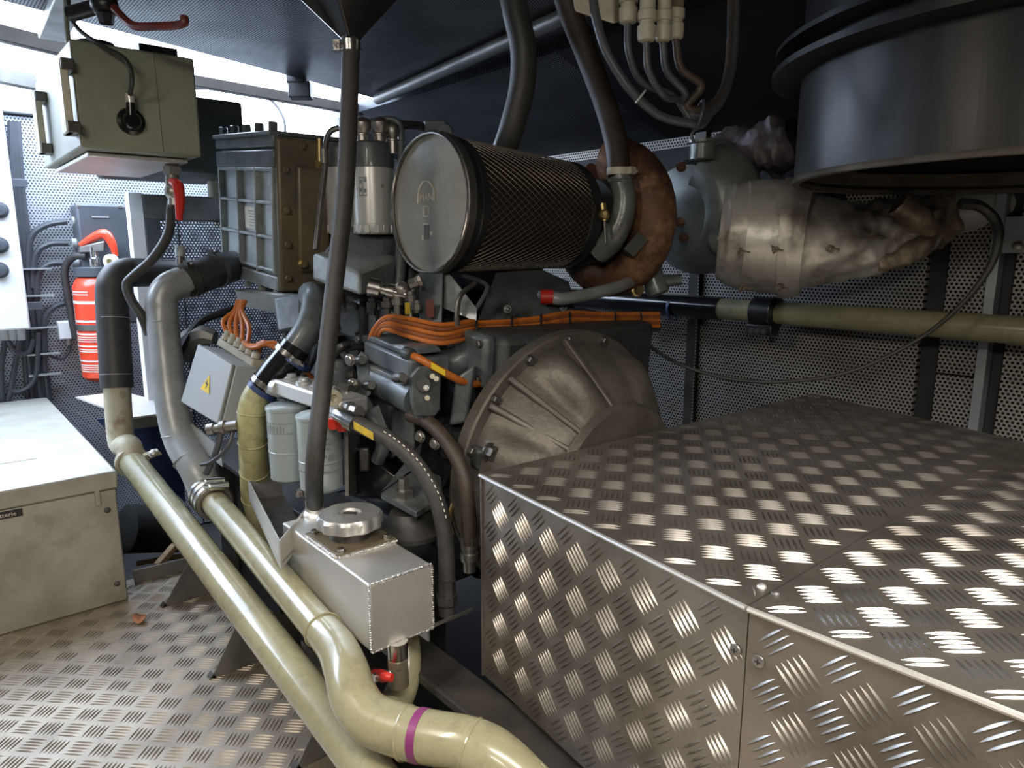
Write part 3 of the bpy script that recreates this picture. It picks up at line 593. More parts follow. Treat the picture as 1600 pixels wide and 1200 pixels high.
# ------------------------------------------------------------------ small aluminium tank
t = T('fuel_tank', 'small welded aluminium box tank with round star shaped cap', 'tank')
TX0, TX1, TY0, TY1, TZ0, TZ1 = -1.0, -1.366, .528, .656, .267, .393
tk = MB().bx((TX0, TY0, TZ0), (TX1, TY1, TZ1)).build('body', 'alu', t, bevel=.004)
random.seed(3)
def weld(a, b, r=.0032, par=tk):
    a, b = V(a), V(b); n = int((b-a).length/.0045); m = MB(); d = (b-a).normalized()
    for k in range(n): m.sph(a+(b-a)*((k+.5)/n), r*random.uniform(.85, 1.15), d, 8, 5, .75)
    return m.build('weld_bead', 'weld', par)
weld((TX0, TY0, TZ1), (TX0, TY1, TZ1), .003); weld((TX0, TY1, TZ1), (TX0, TY1, TZ0), .0026); weld((TX0, TY0, TZ0), (TX0, TY1, TZ0), .0026); weld((TX0, TY0, TZ1), (TX0, TY0, TZ0), .0022)
pc = onz(545, 812, TZ1+.012); PX = (pc.x-.05, pc.x+.055)
fx0, fx1, fy0, fy1 = -1.268, -1.128, TY0+.008, TY1+.004
fl_ = MB().bx((fx0, fy0, TZ1), (fx1, fy1, TZ1+.006)).build('filler_flange', 'brownface', t, bevel=.001)
weld((fx1+.003, fy0, TZ1+.002), (fx1+.003, fy1, TZ1+.002), .0042); weld((fx0, fy0-.003, TZ1+.002), (fx1, fy0-.003, TZ1+.002), .0042)
for (x, y) in ((fx0+.014, fy0+.012), (fx1-.014, fy0+.012), (fx1-.014, fy1-.014), (fx0+.014, fy1-.014)): MB().bolt((x, y, TZ1+.006), UP, .0075, .008).build('bolt', 'chrome', fl_)
ccn = V(((fx0+fx1)/2-.0, (fy0+fy1)/2, TZ1+.006))
MB().lathe(ccn, UP, [(0, .040), (.022, .040)], 28).build('filler_neck', 'steel_dark', t)
m = MB(); n = 80; vs = []
lv = [(.020, .90, .2), (.024, 1.0, 1), (.042, 1.0, 1), (.048, .93, .4), (.0485, .36, 0), (.044, .33, 0)]
for z, s_, lob in lv:
    for k in range(n):
        th = 2*PI*k/n; wv = min(.45, math.cos(10*th)); r = .0625*s_*(1+.055*lob*wv) ; vs.append(ccn+V((math.cos(th)*r, math.sin(th)*r, z)))
fs = [(i*n+k, i*n+(k+1) % n, (i+1)*n+(k+1) % n, (i+1)*n+k) for i in range(len(lv)-1) for k in range(n)]
fs += [tuple((len(lv)-1)*n+k for k in range(n)), tuple(range(n-1, -1, -1))]
cp = m.add(vs, fs).build('star_cap', 'alu_cast', t)
MB().cb(ccn+V((0, 0, .045)), Rt*.026, Fh*.015, UP*.004).build('cap_recess', 'steel_dark', cp, bevel=.001)
nk = onz(492, 797, TZ1+.01); MB().lathe((nk.x, nk.y, TZ1), UP, [(0, .026), (.006, .024), (.010, .019), (.034, .019)], 20).build('hose_neck', 'alu', t)
p = onz(621, 1003, TZ0); v_ = MB().cyl(p+V((0, 0, .002)), p-V((0, 0, .035)), .018, n=18).build('drain_neck', 'chrome', t)
MB().cyl(p-V((0, 0, .033)), p-V((0, 0, .085)), .0185, n=18).lathe(p-V((0, 0, .030)), -UP, [(0, .021), (.014, .021)], 6).build('tap_body', 'brownface', v_, bevel=.001)
q = p-V((0, 0, .055)); hd = (-Fh*.6-Rt).normalized()
MB().cyl(q, q+hd*.04, .008, n=10).lathe(q+hd*.038, hd, [(0, .008), (.008, .008)], 6).build('tap_stem', 'chrome', v_)
sd = hd.cross(UP).normalized()
m = MB(); 
for s_ in (-1, 1): m.tube([q+hd*.032, q+hd*.034+sd*s_*.014+UP*(-.006*s_), q+hd*.036+sd*s_*.03+UP*(-.016*s_), q+hd*.028+sd*s_*.042+UP*(-.018*s_)], [.011, .010, .009, .007], 10)
m.build('red_tap_handle', 'red', v_)
MB().bx((TX0-.01, TY1, TZ0), (TX0-.014, TY1+.10, TZ0-.006)).bx((TX0-.01, TY1-.006, TZ0), (TX0-.06, TY1-.002, TZ0-.03)).build('mounting_angle', 'steel', t)
# tray left of the tank
t = T('drip_tray', 'folded aluminium drip tray between the yellow-green elbow and the small tank', 'tray')
A, B = onz(388, 752, .40), onz(436, 846, .40); Cc, Dd = onz(440, 738, .40), onz(478, 795, .40)
th_ = (Cc-A).normalized()*.003
MB().prism([A+V((0, 0, -.045)), B+V((0, 0, -.045)), Dd+V((0, 0, -.06)), Cc+V((0, 0, -.06))], (0, 0, -.003)).build('floor_plate', 'steel', t)
MB().hexa([A+V((0, 0, -.05)), B+V((0, 0, -.06)), B+V((0, 0, -.06))+th_, A+V((0, 0, -.05))+th_], [A, B, B+th_, A+th_]).build('long_lip', 'alu', t)
MB().hexa([B+V((0, 0, -.06)), Dd+V((0, 0, -.06)), Dd+V((-.003, 0, -.06)), B+V((-.003, 0, -.06))], [B, Dd, Dd+V((-.003, 0, 0)), B+V((-.003, 0, 0))]).build('short_lip', 'alu', t)
MB().hexa([A+V((0, 0, -.05)), Cc+V((0, 0, -.06)), Cc+V((-.003, 0, -.06)), A+V((-.003, 0, -.05))], [A, Cc, Cc+V((-.003, 0, 0)), A+V((-.003, 0, 0))]).build('end_lip', 'alu', t)
# filler hose and funnel
t = T('filler_hose', 'long black rubber hose hanging from the funnel down to the small tank', 'hose')
hp = [at(548, 60, 1.40), at(546, 150, 1.40), at(539, 300, 1.39), at(522, 450, 1.38), at(505, 600, 1.37), at(492, 720, 1.36), V((nk.x, nk.y, TZ1+.02))]
MB().tube(hp, .0178, 20, 10).build('hose', 'hose', t)
clampring(at(548, 72, 1.40), UP, .0178, .02, .003, -Rt).build('hose_clamp', 'chrome', t)
clampring(hp[-1]+V((-.002, 0, .03)), UP, .0182, .014, .003, -Rt).build('hose_clamp', 'steel', t)
t = T('funnel', 'black square funnel at the top above the long hose', 'funnel')
c = at(549, 60, 1.40); e1, e2 = V((1, 0, 0)), V((0, 1, 0))
def sq(z, s_): return [c+V((a*s_, b*s_, z)) for a, b in ((-1, -1), (1, -1), (1, 1), (-1, 1))]
m = MB(); lvls = [(-.01, .013), (0, .016), (.075, .073), (.20, .078)]
for z, s_ in lvls: m.v += sq(z, s_)
for i in range(3):
    for k in range(4): m.f.append((i*4+k, i*4+(k+1) % 4, i*4+4+(k+1) % 4, i*4+4+k))
m.f.append((0, 3, 2, 1)); m.build('hopper', 'gloss_black', t, bevel=.004)
MB().cyl(c+V((0, 0, -.04)), c+V((0, 0, .01)), .0165, n=16).build('spout', 'black', t)
# ------------------------------------------------------------------ yellow-green elbow with blue clamps
t = T('coolant_elbow', 'yellow-green welded pipe elbow with black rubber joint below the engine', 'pipe')
yp = [at(420, 598, 1.66), at(402, 617, 1.66), at(394, 645, 1.66), at(395, 690, 1.68), at(398, 735, 1.74), at(402, 775, 1.80), at(416, 820, 1.84), at(445, 870, 1.84), at(480, 920, 1.82)]
MB().tube(yp, [.031, .032, .033, .0325, .035, .038, .039, .039, .039], 26, 8).build('elbow_pipe', 'olive', t)
for i in (2, 3, 4, 5): MB().torus(yp[i], yp[i+1]-yp[i-1], (0, 0, .033, .0325, .035, .038)[i], .0022, 30, 6).build('weld_bead', 'olive', t)
r_ = MB().tube([at(412, 608, 1.66), at(430, 582, 1.66), at(452, 556, 1.66), at(464, 540, 1.66)], .0365, 24).build('rubber_joint', 'gloss_black', t)
for px, py in ((417, 601), (454, 553)):
    ax_ = at(464, 540, 1.66)-at(412, 608, 1.66)
    clampring(at(px, py, 1.66), ax_, .0368, .012, .003, Fw*-1+Rt).build('hose_clamp', 'chrome', r_)
    clampring(at(px+(8 if py > 580 else 8), py-(10 if py > 580 else -11), 1.66) if py < 580 else at(px-7, py+9, 1.66), ax_, .0366, .012, .0015).build('blue_band', 'blue', r_)
MB().tube([at(462, 543, 1.66), at(480, 516, 1.67), at(490, 492, 1.69), at(492, 470, 1.72), at(486, 460, 1.78)], .0325, 22).build('engine_outlet', 'engine', t)
MB().lathe(at(372, 664, 1.65), at(320, 672, 1.66)-at(372, 664, 1.65), [(0, .012), (.03, .012), (.031, .016), (.042, .016), (.043, .010), (.058, .010), (.059, .014), (.075, .014)], 16).build('sensor_fitting', 'steel', t)
for pts, r in (([at(345, 676, 1.66), at(338, 705, 1.66), at(322, 740, 1.68)], .008), ([at(365, 672, 1.66), at(355, 700, 1.65), at(330, 722, 1.66), at(315, 726, 1.68)], .005)):
    tag(MB().tube(pts, r, 8).build('sensor_cable', 'cable'), '%s dark cable leaving the sensor fitting on the yellow-green elbow' % ('thicker' if r > .006 else 'thinner'), 'cable', 'cables at the elbow sensor')
# ------------------------------------------------------------------ grey electric box
t = T('terminal_box', 'tilted light grey terminal box with yellow warning triangle', 'box')
TL, TR_, BR, BL = at(315, 539, 1.84), at(369, 571, 1.76), at(346, 664, 1.74), at(288, 629, 1.82)
nb = (TR_-TL).cross(BL-TL).normalized(); 
if nb.dot(Fw) > 0: nb = -nb
dp_ = (at(409, 577, 1.80)-TR_); 
MB().hexa([TL, TR_, BR, BL], [q+dp_ for q in (TL, TR_, BR, BL)][:]).build('body', 'box_grey', t, bevel=.004)
ld = MB().hexa([q+nb*.012 for q in (TL, TR_, BR, BL)], [q+nb*.001 for q in (TL, TR_, BR, BL)]).build('lid', 'box_grey', t, bevel=.003)
ux, uy = (TR_-TL).normalized(), (TL-BL).normalized(); pc = at(326, 600, 1.78)
pc = pc-nb*((pc-TL).dot(nb))+nb*.0125
tri = [pc+uy*.022, pc-uy*.02-ux*.019, pc-uy*.02+ux*.019]
w1 = MB().prism(tri, nb*.0008).build('warning_triangle', 'yellow', ld)
MB().prism([pc+uy*.010+nb*.001, pc-uy*.002-ux*.006+nb*.001, pc-uy*.002+ux*.001+nb*.001, pc-uy*.014+nb*.001, pc+ux*.006+uy*.001+nb*.001, pc+uy*.001+nb*.001], nb*.0004).build('bolt_symbol', 'ink', w1)
gl0, gl1 = at(337, 533, 1.85), at(392, 568, 1.80); gd = (gl1-gl0)
gp_ = MB().ob(gl0+V((0, 0, -.01)), gd, dp_*.55, uy*.022).build('gland_plate', 'gland', t, bevel=.004)
for k in range(6):
    q = gl0+gd*((k+.5)/6)+dp_*.25+uy*.01; MB().lathe(q, uy, [(0, .013), (.014, .013), (.016, .010), (.026, .010)], 10).build('cable_gland', 'gland', gp_)
for k in range(5):
    s_ = gl0+gd*((k+.4)/7)+dp_*.25+uy*.03; e_ = at(366+k*3, 486, 1.90); md = (s_+e_)/2+Rt*(k-2)*.008-Fw*.01
    tag(MB().tube([s_, md, e_, e_+UP*.03+Fw*.03], .0062, 8).build('orange_cable', 'orange'), 'orange cable rising from the terminal box to the cooler, %s from the left' % ('first', 'second', 'third', 'fourth', 'fifth')[k], 'cable', 'orange cables rising from the terminal box')
for k in range(4):
    s_ = gl0+gd*((k+3.0)/6.4)+dp_*.3+uy*.03
    tag(MB().tube([s_, at(396+k*5, 543-k*3, 1.79), at(425+k*3, 535+k*4, 1.78), at(448+k*4, 548+k*5, 1.78), at(470, 572, 1.78), at(497, 600, 1.76)], .0062, 8).build('orange_cable', 'orange'), 'orange cable arching right from the terminal box, %s of the four' % ('outermost', 'second', 'third', 'innermost')[k], 'cable', 'orange cables arching right of the terminal box')
t = T('box_bracket', 'pale folded bracket behind the grey terminal box', 'bracket')
MB().tube([at(282, 560, 2.05), at(298, 532, 2.05), at(318, 524, 2.05), at(336, 528, 2.05)], [.03, .034, .03, .02], 8).build('shield', 'beam', t)
MB().ob(at(290, 655, 1.86), at(345, 700, 1.78)-at(290, 655, 1.86), (0, 0, -.05), Fw*.01).build('foot_plate', 'box_grey', t)
MB().tube([at(275, 560, 2.0), at(310, 505, 2.05), at(352, 488, 2.1), at(380, 478, 2.15)], .012, 8).build('arm', 'black', t)
# dark rubber bellows & wood seen under the pipes
t = T('bellows_hose', 'black corrugated hose lying under the pipes behind the battery box', 'hose')
a, b_ = at(196, 826, 2.3), at(285, 826, 2.45); L_ = (b_-a).length; m = []
for k in range(28): m += [(L_*k/28, .066), (L_*(k+.5)/28, .080)]
MB().lathe(a, b_-a, m, 24).build('bellows', 'rubber', t)
t = T('wood_offcut', 'short pale wooden offcut lying in the dark bilge', 'wood')
a, b_ = at(240, 890, 2.2), at(268, 858, 2.25); MB().ob(a, b_-a, Rt*.02, UP*.02).build('stick', 'wood', t, bevel=.002)
t = T('wood_offcut', 'long wooden batten lying flat behind the pale strip', 'wood')
a, b_ = at(212, 885, 2.35), at(290, 872, 2.4); MB().ob(a, b_-a, Fw*.02, UP*.016).build('batten', 'wood', t, bevel=.002)
# ------------------------------------------------------------------ engine (tilted down towards the flywheel)
TI = math.radians(5); ea = V((math.cos(TI), 0, -math.sin(TI))); ey = V((0, 1, 0)); ez = V((math.sin(TI), 0, math.cos(TI)))
EO = V((-1.13, 1.12, .46))
def E(x, y, z): return EO+ea*x+ey*y+ez*z
def eb(m, a, b): return m.ob(E(*a), ea*(b[0]-a[0]), ey*(b[1]-a[1]), ez*(b[2]-a[2]))
t = T('engine_block', 'dark grey diesel engine block in the middle of the room', 'engine')
eb(MB(), (-1.25, -.16, -.16), (-.06, .36, .30)).build('crankcase', 'engine_dark', t, bevel=.02)
eb(MB(), (-1.2, -.12, -.36), (-.15, .3, -.16)).build('oil_pan', 'engine_dark', t, bevel=.03)
eb(MB(), (-1.22, -.13, .30), (-.50, .02, .42)).build('cylinder_head', 'engine', t, bevel=.015)
eb(MB(), (-1.22, .2, .30), (-.50, .36, .42)).build('cylinder_head', 'engine', t, bevel=.015)
for k in range(6):
    x = -1.16+k*.185
    o = eb(MB(), (x, -.19, .18), (x+.15, -.155, .30)).build('inspection_cover', 'engine', t, bevel=.012)
    for dx in (.018, .132):
        for dz in (.2, .28): MB().bolt(E(x+dx, -.19, dz), -ey, .008, .008).build('bolt', 'steel_dark', o)
    MB().tube([E(x+.04, -.14, .40), E(x+.05, -.19, .37), E(x+.06, -.2, .30), E(x+.06, -.17, .22)], .006, 8).build('injector_pipe', 'steel_dark', t)
for k in range(9):
    x = -1.18+k*.125; eb(MB(), (x, -.185, -.15), (x+.016, -.155, .17)).build('casting_rib', 'engine_dark', t, bevel=.004)
for k in range(4): MB().lathe(E(-.95+k*.22, -.16, .02), -ey, [(0, .052), (.012, .052), (.018, .04), (.02, .001)], 20).build('core_plug', 'engine', t)
for x, y, z, r, l in ((-.36, -.16, .07, .055, .07), (-.25, -.17, -.06, .045, .06), (-.15, -.2, .05, .05, .04), (-.55, -.17, -.05, .07, .08)):
    MB().lathe(E(x, y, z), -ey, [(0, r*1.15), (l*.4, r*1.1), (l*.45, r*.85), (l, r*.8), (l*1.05, r*.5), (l*1.06, .001)], 22).build('side_cover', 'engine_dark', t)
# ribbed supports visible below the actuator
eb(MB(), (-.43, -.33, -.05), (-.405, -.16, .20)).build('support_rib', 'engine', t, bevel=.004)
for px, py in ((640, 705), (657, 682), (680, 693), (660, 560), (552, 600), (548, 562)): MB().bolt(at(px, py, 1.56), -ey+AX*.4, .011, .010).build('bolt', 'steel', t)
MB().lathe(at(553, 640, 1.62), -ey+AX*.6, [(0, .04), (.03, .036), (.034, .02), (.035, .001)], 20).build('blanking_cap', 'steel_dark', t)
MB().hexa([at(612, 640, 1.58), at(648, 640, 1.56), at(648, 700, 1.56), at(612, 715, 1.58)], [at(600, 625, 1.72), at(660, 625, 1.72), at(660, 715, 1.72), at(605, 722, 1.72)]).build('starter_mount', 'engine', t, bevel=.006)
MB().hexa([at(712, 590, 1.50), at(742, 570, 1.50), at(730, 660, 1.52), at(702, 665, 1.52)], [at(712, 590, 1.62), at(750, 570, 1.62), at(740, 660, 1.62), at(702, 665, 1.62)]).build('side_lug', 'engine', t, bevel=.006)
MB().tube([at(556, 612, 1.6), at(575, 640, 1.57), at(598, 690, 1.56), at(590, 720, 1.58)], .016, 10).build('coolant_link', 'engine', t)
MB().prism([at(575, 640, 1.55), at(592, 632, 1.55), at(612, 690, 1.55), at(598, 700, 1.55)], Fw*.02).build('strap_bracket', 'engine', t, bevel=.002)
for (a, b_) in (((528, 545), (556, 590)), ((532, 575), (560, 565)), ((520, 560), (545, 540)), ((536, 600), (560, 588))):
    MB().tube([at(*a, 1.68), at((a[0]+b_[0])/2, (a[1]+b_[1])/2-8, 1.64), at(*b_, 1.66)], .009, 8).build('fuel_line', 'steel_dark', t)
MB().lathe(at(530, 582, 1.66), UP*1, [(-.03, .03), (0, .034), (.012, .034), (.016, .02), (.03, .02), (.032, .001)], 18).build('pump_cover', 'engine', t)
random.seed(21)
for k in range(46):
    px = random.uniform(430, 760); py = random.uniform(500, 660); d = 1.74+random.uniform(-.03, .05)
    if k % 3 == 0: MB().bolt(at(px, py, d), -ey+AX*.3, .009, .009).build('bolt', 'steel_dark', t)
    elif k % 3 == 1: MB().cb(at(px, py, d+.02), AX*random.uniform(.03, .07), ey*.05, UP*random.uniform(.02, .05)).build('casting_boss', random.choice(('engine', 'engine_dark')), t, bevel=.005)
    else: MB().tube([at(px, py, d), at(px+random.uniform(-30, 30), py+random.uniform(10, 40), d-.02), at(px+random.uniform(-20, 40), py+random.uniform(40, 80), d+.02)], random.uniform(.004, .009), 8).build('small_line', random.choice(('engine_dark', 'rubber', 'steel_dark')), t)
# engine foot with rubber mount
t = T('engine_mount', 'engine foot with large hex bolt on a black rubber mount', 'mount')
q = at(640, 790, 1.50)
MB().lathe(q+V((0, 0, -.06)), UP, [(0, .075), (.01, .075), (.03, .05), (.05, .04)], 26).build('rubber_mount', 'rubber', t)
P_ = [at(595, 770, 1.5), at(655, 728, 1.58), at(690, 745, 1.6), at(692, 775, 1.50), at(650, 800, 1.42)]
MB().prism(P_, (0, 0, -.014)).build('foot_plate', 'engine', t, bevel=.002)
MB().prism([at(596, 768, 1.5), at(652, 728, 1.58), at(660, 690, 1.62)], Fw*.012).build('web', 'engine', t)
MB().lathe(at(632, 782, 1.49), UP, [(0, .026), (.004, .026), (.005, .020), (.024, .020), (.026, .012), (.05, .012), (.051, .001)], 6).build('hex_bolt', 'steel', t)
# flywheel housing
t = T('bell_housing', 'large rounded bronze-grey flywheel housing behind the tread plate cover', 'engine part')
MB().lathe(E(0, 0, 0), ea, [(-.05, .27), (-.03, .30), (-.028, .312), (0, .312), (.004, .308), (.006, .285)], 64).build('flange', 'bell', t)
prof = [(0, .288), (.018, .287), (.035, .285), (.055, .280), (.075, .272), (.095, .257), (.115, .238), (.13, .216), (.142, .195), (.152, .17)]
m = MB(); a_, b_, c_ = basis(ea); n = 168
rows = []
for tt_, r in prof:
    row = []; env = max(0, min(1, (tt_-.01)/.05))*max(.25, min(1, (.158-tt_)/.04))
    for k in range(n):
        th = 2*PI*k/n; s_ = abs(math.sin(th*3.5+1.1)); s2 = abs(math.sin(th*1.5+.4))
        bul = .010-.050*min(1, s_*1.5)**2*(.35+.65*s2)
        row.append(E(0, 0, 0)+ea*(tt_)+(b_*math.cos(th)+c_*math.sin(th))*(r+bul*env))
    rows.append(row)
m.add([p for r in rows for p in r], [(i*n+k, i*n+(k+1) % n, (i+1)*n+(k+1) % n, (i+1)*n+k) for i in range(len(prof)-1) for k in range(n)]+[tuple((len(prof)-1)*n+k for k in range(n))])
m.build('cone', 'bell', t, ang=60)
def radial(th): return b_*math.cos(th)+c_*math.sin(th)
def th_of(px, py):
    # angle on the flange for a picture point
    r = ray(px, py); s = (EO-CAM).dot(ea)/r.dot(ea); q = CAM+r*s-EO; return math.atan2(q.dot(c_), q.dot(b_))
for k, (px, py) in enumerate(((800, 600), (880, 545), (985, 570), (840, 690), (1015, 640))):
    th = th_of(px, py); rd = radial(th); tg = ea.cross(rd)
    MB().hexa([E(0, 0, 0)+rd*.30+tg*.010, E(0, 0, 0)+rd*.30-tg*.010, E(0, 0, 0)+rd*.13+ea*.15-tg*.008, E(0, 0, 0)+rd*.13+ea*.15+tg*.008], [E(.012, 0, 0)+rd*.305+tg*.006, E(.012, 0, 0)+rd*.305-tg*.006, E(.165, 0, 0)+rd*.17-tg*.005, E(.165, 0, 0)+rd*.17+tg*.005]).build('casting_rib', 'bell', t, bevel=.003)
for k in range(16):
    rd = radial(2*PI*k/16+.1); MB().bolt(E(.004, 0, 0)+rd*.297, ea, .010, .012).build('bolt', 'steel_dark', t)
MB().lathe(E(.148, 0, 0), ea, [(0, .185), (.02, .18), (.022, .1)], 40).build('seal_carrier', 'bell', t)
MB().cb(at(752, 712, 1.46), ea*.05, ey*.05, ez*.05).build('side_boss', 'engine_dark', t, bevel=.01); MB().bolt(at(764, 706, 1.42), ea, .016, .02).build('large_bolt', 'steel_dark', t)
# ------------------------------------------------------------------ charge air cooler
t = T('charge_air_cooler', 'dark grey ribbed charge air cooler with oily brown end cover', 'cooler')
K0 = at(433, 452, 1.97); L_, W_, H_ = .44, .30, .415
kx, kz = -ea, ez
MB().ob(K0+ey*.012, kx*L_, ey*W_, kz*H_).build('core', 'engine_light', t, bevel=.004)
def kp(u, v, w): return K0+kx*(u*L_)+ey*w+kz*(v*H_)
for v0, v1, nm in ((-.01, .085, 'bottom_rail'), (.79, .90, 'top_band'), (.915, 1.0, 'top_rail')): MB().ob(kp(-.015, v0, -.004), kx*L_*1.03, ey*.03, kz*H_*(v1-v0)).build(nm, 'engine_light' if v0 < .5 else 'engine', t, bevel=.004)
for v in (.115, .335, .56, .775): MB().ob(kp(.03, v-.012, -.004), kx*L_*.95, ey*.018, kz*H_*.024).build('horizontal_rib', 'engine_light', t, bevel=.003)
for u in (.02, .30, .62, .965): MB().ob(kp(u-.012, .09, -.006), kx*L_*.026, ey*.02, kz*H_*.70).build('vertical_rib', 'engine_light', t, bevel=.003)
o = MB().ob(kp(.34, .37, .008), kx*L_*.22, ey*.004, kz*H_*.15).build('data_plate', 'paper', t)
for k in range(6): MB().ob(kp(.37, .39+k*.02, .0075), kx*L_*random.uniform(.08, .15), ey*.001, kz*H_*.006).build('print_line', 'greyink', o)
MB().ob(kp(-.02, .985, -.012), kx*L_*1.04, ey*(W_+.02), kz*.012).build('lid', 'engine', t, bevel=.003)
for k in range(5): MB().lathe(kp(.06+k*.22, .985+.03, .012), kz, [(0, .013), (.022, .013), (.024, .010)], 6).build('lid_bolt', 'engine', t)
for k in range(4): MB().lathe(kp(.06+k*.26, -.01, .012), -kz, [(0, .012), (.02, .012), (.022, .009)], 6).build('foot_bolt', 'engine_light', t)
ex = -kx
br = MB().ob(K0+kz*-.005+ey*.002, ex*.022, ey*.155, kz*(H_-.005)).build('end_cover', 'brownface', t, bevel=.008)
MB().ob(K0+kz*.05+ey*.05+ex*.022, ex*.018, ey*.095, kz*(H_-.13)).build('end_cover_bulge', 'brownface', br, bevel=.016, seg=3)
for (w_, v) in ((.022, .08), (.022, .30), (.022, .52), (.022, .78), (.07, .935), (.07, .03), (.13, .03), (.13, .93)): MB().bolt(K0+ex*.022+ey*w_+kz*(v*H_), ex, .010, .010).build('cover_bolt', 'brownface', br)
MB().lathe(K0+ex*.038+ey*.055+kz*.075, ex, [(0, .014), (.012, .014), (.014, .010), (.024, .010)], 6).build('drain_plug', 'brass', br)
MB().cyl(K0+ex*.03+ey*.118+kz*(.80*H_), K0+ex*.03+ey*.118+kz*(.99*H_), .009, n=10).lathe(K0+ex*.03+ey*.118+kz*(.80*H_), kz, [(0, .013), (.02, .013)], 6).build('bleed_fitting', 'brass', br)
# lower casting under the cooler
t = T('cooler_support', 'light grey casting under the ribbed cooler with round pipe port', 'bracket')
MB().hexa([at(372, 478, 2.08), at(470, 500, 1.90), at(530, 480, 1.98), at(440, 465, 2.25)], [at(366, 452, 2.08), at(440, 458, 1.93), at(530, 462, 2.0), at(440, 450, 2.25)]).build('bracket', 'engine_light', t, bevel=.006)
MB().hexa([at(432, 520, 1.86), at(470, 512, 1.84), at(520, 520, 1.95), at(480, 520, 2.0)], [at(425, 465, 1.90), at(470, 458, 1.86), at(525, 455, 1.95), at(480, 455, 2.0)]).build('web', 'engine', t, bevel=.008)
MB().lathe(at(486, 472, 1.77), -ey+AX*.2, [(-.05, .045), (0, .045), (.004, .040), (.002, .030), (-.01, .028)], 28).build('pipe_port', 'engine_dark', t)
# ------------------------------------------------------------------ oil filters
t = T('oil_filter_housing', 'grey oil filter bracket casting holding two silver cartridges', 'filter housing')
A = onz(488, 392, at(488, 392, 1.74).z)
f0, f1_, f2_ = at(488, 395, 1.74), at(560, 423, 1.60), at(625, 400, 1.80)
MB().hexa([at(488, 438, 1.74), at(563, 462, 1.60), at(628, 452, 1.84), at(540, 430, 2.0)], [f0, f1_, f2_, at(540, 385, 2.0)]).build('shelf', 'engine_light', t, bevel=.010)
MB().hexa([at(500, 398, 1.86), at(600, 420, 1.80), at(640, 405, 1.90), at(545, 390, 2.02)], [at(535, 352, 1.86), at(606, 372, 1.84), at(640, 362, 1.9), at(560, 350, 2.0)]).build('pedestal', 'engine', t, bevel=.012)
MB().tube([at(622, 455, 1.78), at(628, 390, 1.80), at(632, 330, 1.84), at(640, 300, 1.9)], .016, 10).build('side_web', 'engine', t)
for cx, d, lab in ((583, 1.82, 'silver oil filter cartridge behind the drumlike air filter'), (537, 1.96, 'silver oil filter cartridge half hidden by the hanging black hose')):
    k = T('oil_filter', lab, 'filter', 'silver oil filter cartridges'); top, bt = at(cx, 262, d), at(cx, 366, d); r = .0545 if cx > 560 else .052; hh = top.z-bt.z
    bt = V((top.x, top.y, bt.z))
    MB().lathe(bt, UP, [(0, r*.9), (.006, r*.98), (.012, r), (hh*.16, r), (hh*.165, r*.985), (hh, r*.985)], 36).build('can', 'can', k)
    mm = MB()
    for i in range(14):
        a0 = 2*PI*i/14; rd = V((math.cos(a0), math.sin(a0), 0)); mm.cb(bt+rd*r+V((0, 0, hh*.08)), rd*.003, rd.cross(UP)*.014, UP*hh*.13)
    mm.build('grip_flats', 'can', k, bevel=.001)
    if cx > 560:
        mm = MB(); cylpatch(mm, V((bt.x, bt.y, 0)), r*.986, view-.55, view-.15, bt.z+hh*.56, bt.z+hh*.575); cylpatch(mm, V((bt.x, bt.y, 0)), r*.986, view-.55, view-.15, bt.z+hh*.82, bt.z+hh*.835)
        for a0 in (view-.56, view-.36, view-.16): cylpatch(mm, V((bt.x, bt.y, 0)), r*.986, a0, a0+.025, bt.z+hh*.56, bt.z+hh*.83, 2)
        for a0, z0 in ((view-.5, .62), (view-.3, .61), (view-.5, .74), (view-.28, .76), (view+.55, .68)): cylpatch(mm, V((bt.x, bt.y, 0)), r*.986, a0, a0+.11, bt.z+hh*z0, bt.z+hh*(z0+.055), 3)
        mm.build('printed_symbols', 'greyink', k)
    MB().lathe(top, UP, [(-.003, r*1.01), (.045, r*1.02), (.056, r*.98), (.062, r*.85), (.066, .001)], 32).build('filter_head', 'engine', k)
for px, y0, y1, d, r in ((568, 232, 195, 1.80, .017), (595, 232, 200, 1.79, .017), (615, 240, 215, 1.80, .012)):
    b0 = at(px, y0, d); MB().lathe(b0, UP, [(0, r), (.03, r), (.031, r*1.25), (.034, r*1.25), (.036, r*.9), (.05, r*1.3), (.062, r*1.35), (.072, r*.9), (.078, .001)], 18).build('banjo_fitting', 'steel', t)
tag(MB().tube([at(575, 192, 1.80), at(605, 186, 1.80), at(622, 192, 1.80), at(627, 215, 1.80), at(626, 280, 1.80), at(628, 400, 1.80), at(628, 450, 1.80)], .0085, 10).build('oil_line', 'engine'), 'thin grey pipe bending over the oil filters beside the air filter rim', 'pipe')
tag(MB().tube([at(600, 196, 1.79), at(630, 195, 1.82), at(660, 197, 1.9)], .011, 10).build('oil_line', 'steel_dark'), 'short dark line running right from the second oil filter fitting', 'pipe')
tag(MB().tube([at(530, 200, 1.80), at(516, 206, 1.80), at(509, 225, 1.80), at(508, 262, 1.80), at(500, 330, 1.79), at(494, 390, 1.78)], .0075, 10).build('oil_line', 'steel_dark'), 'thin bent steel pipe between the brown cooler cover and oil filters', 'pipe')
MB().lathe(at(507, 255, 1.80), UP, [(0, .0105), (.035, .0105)], 12).build('crimp_sleeve', 'beam', t)
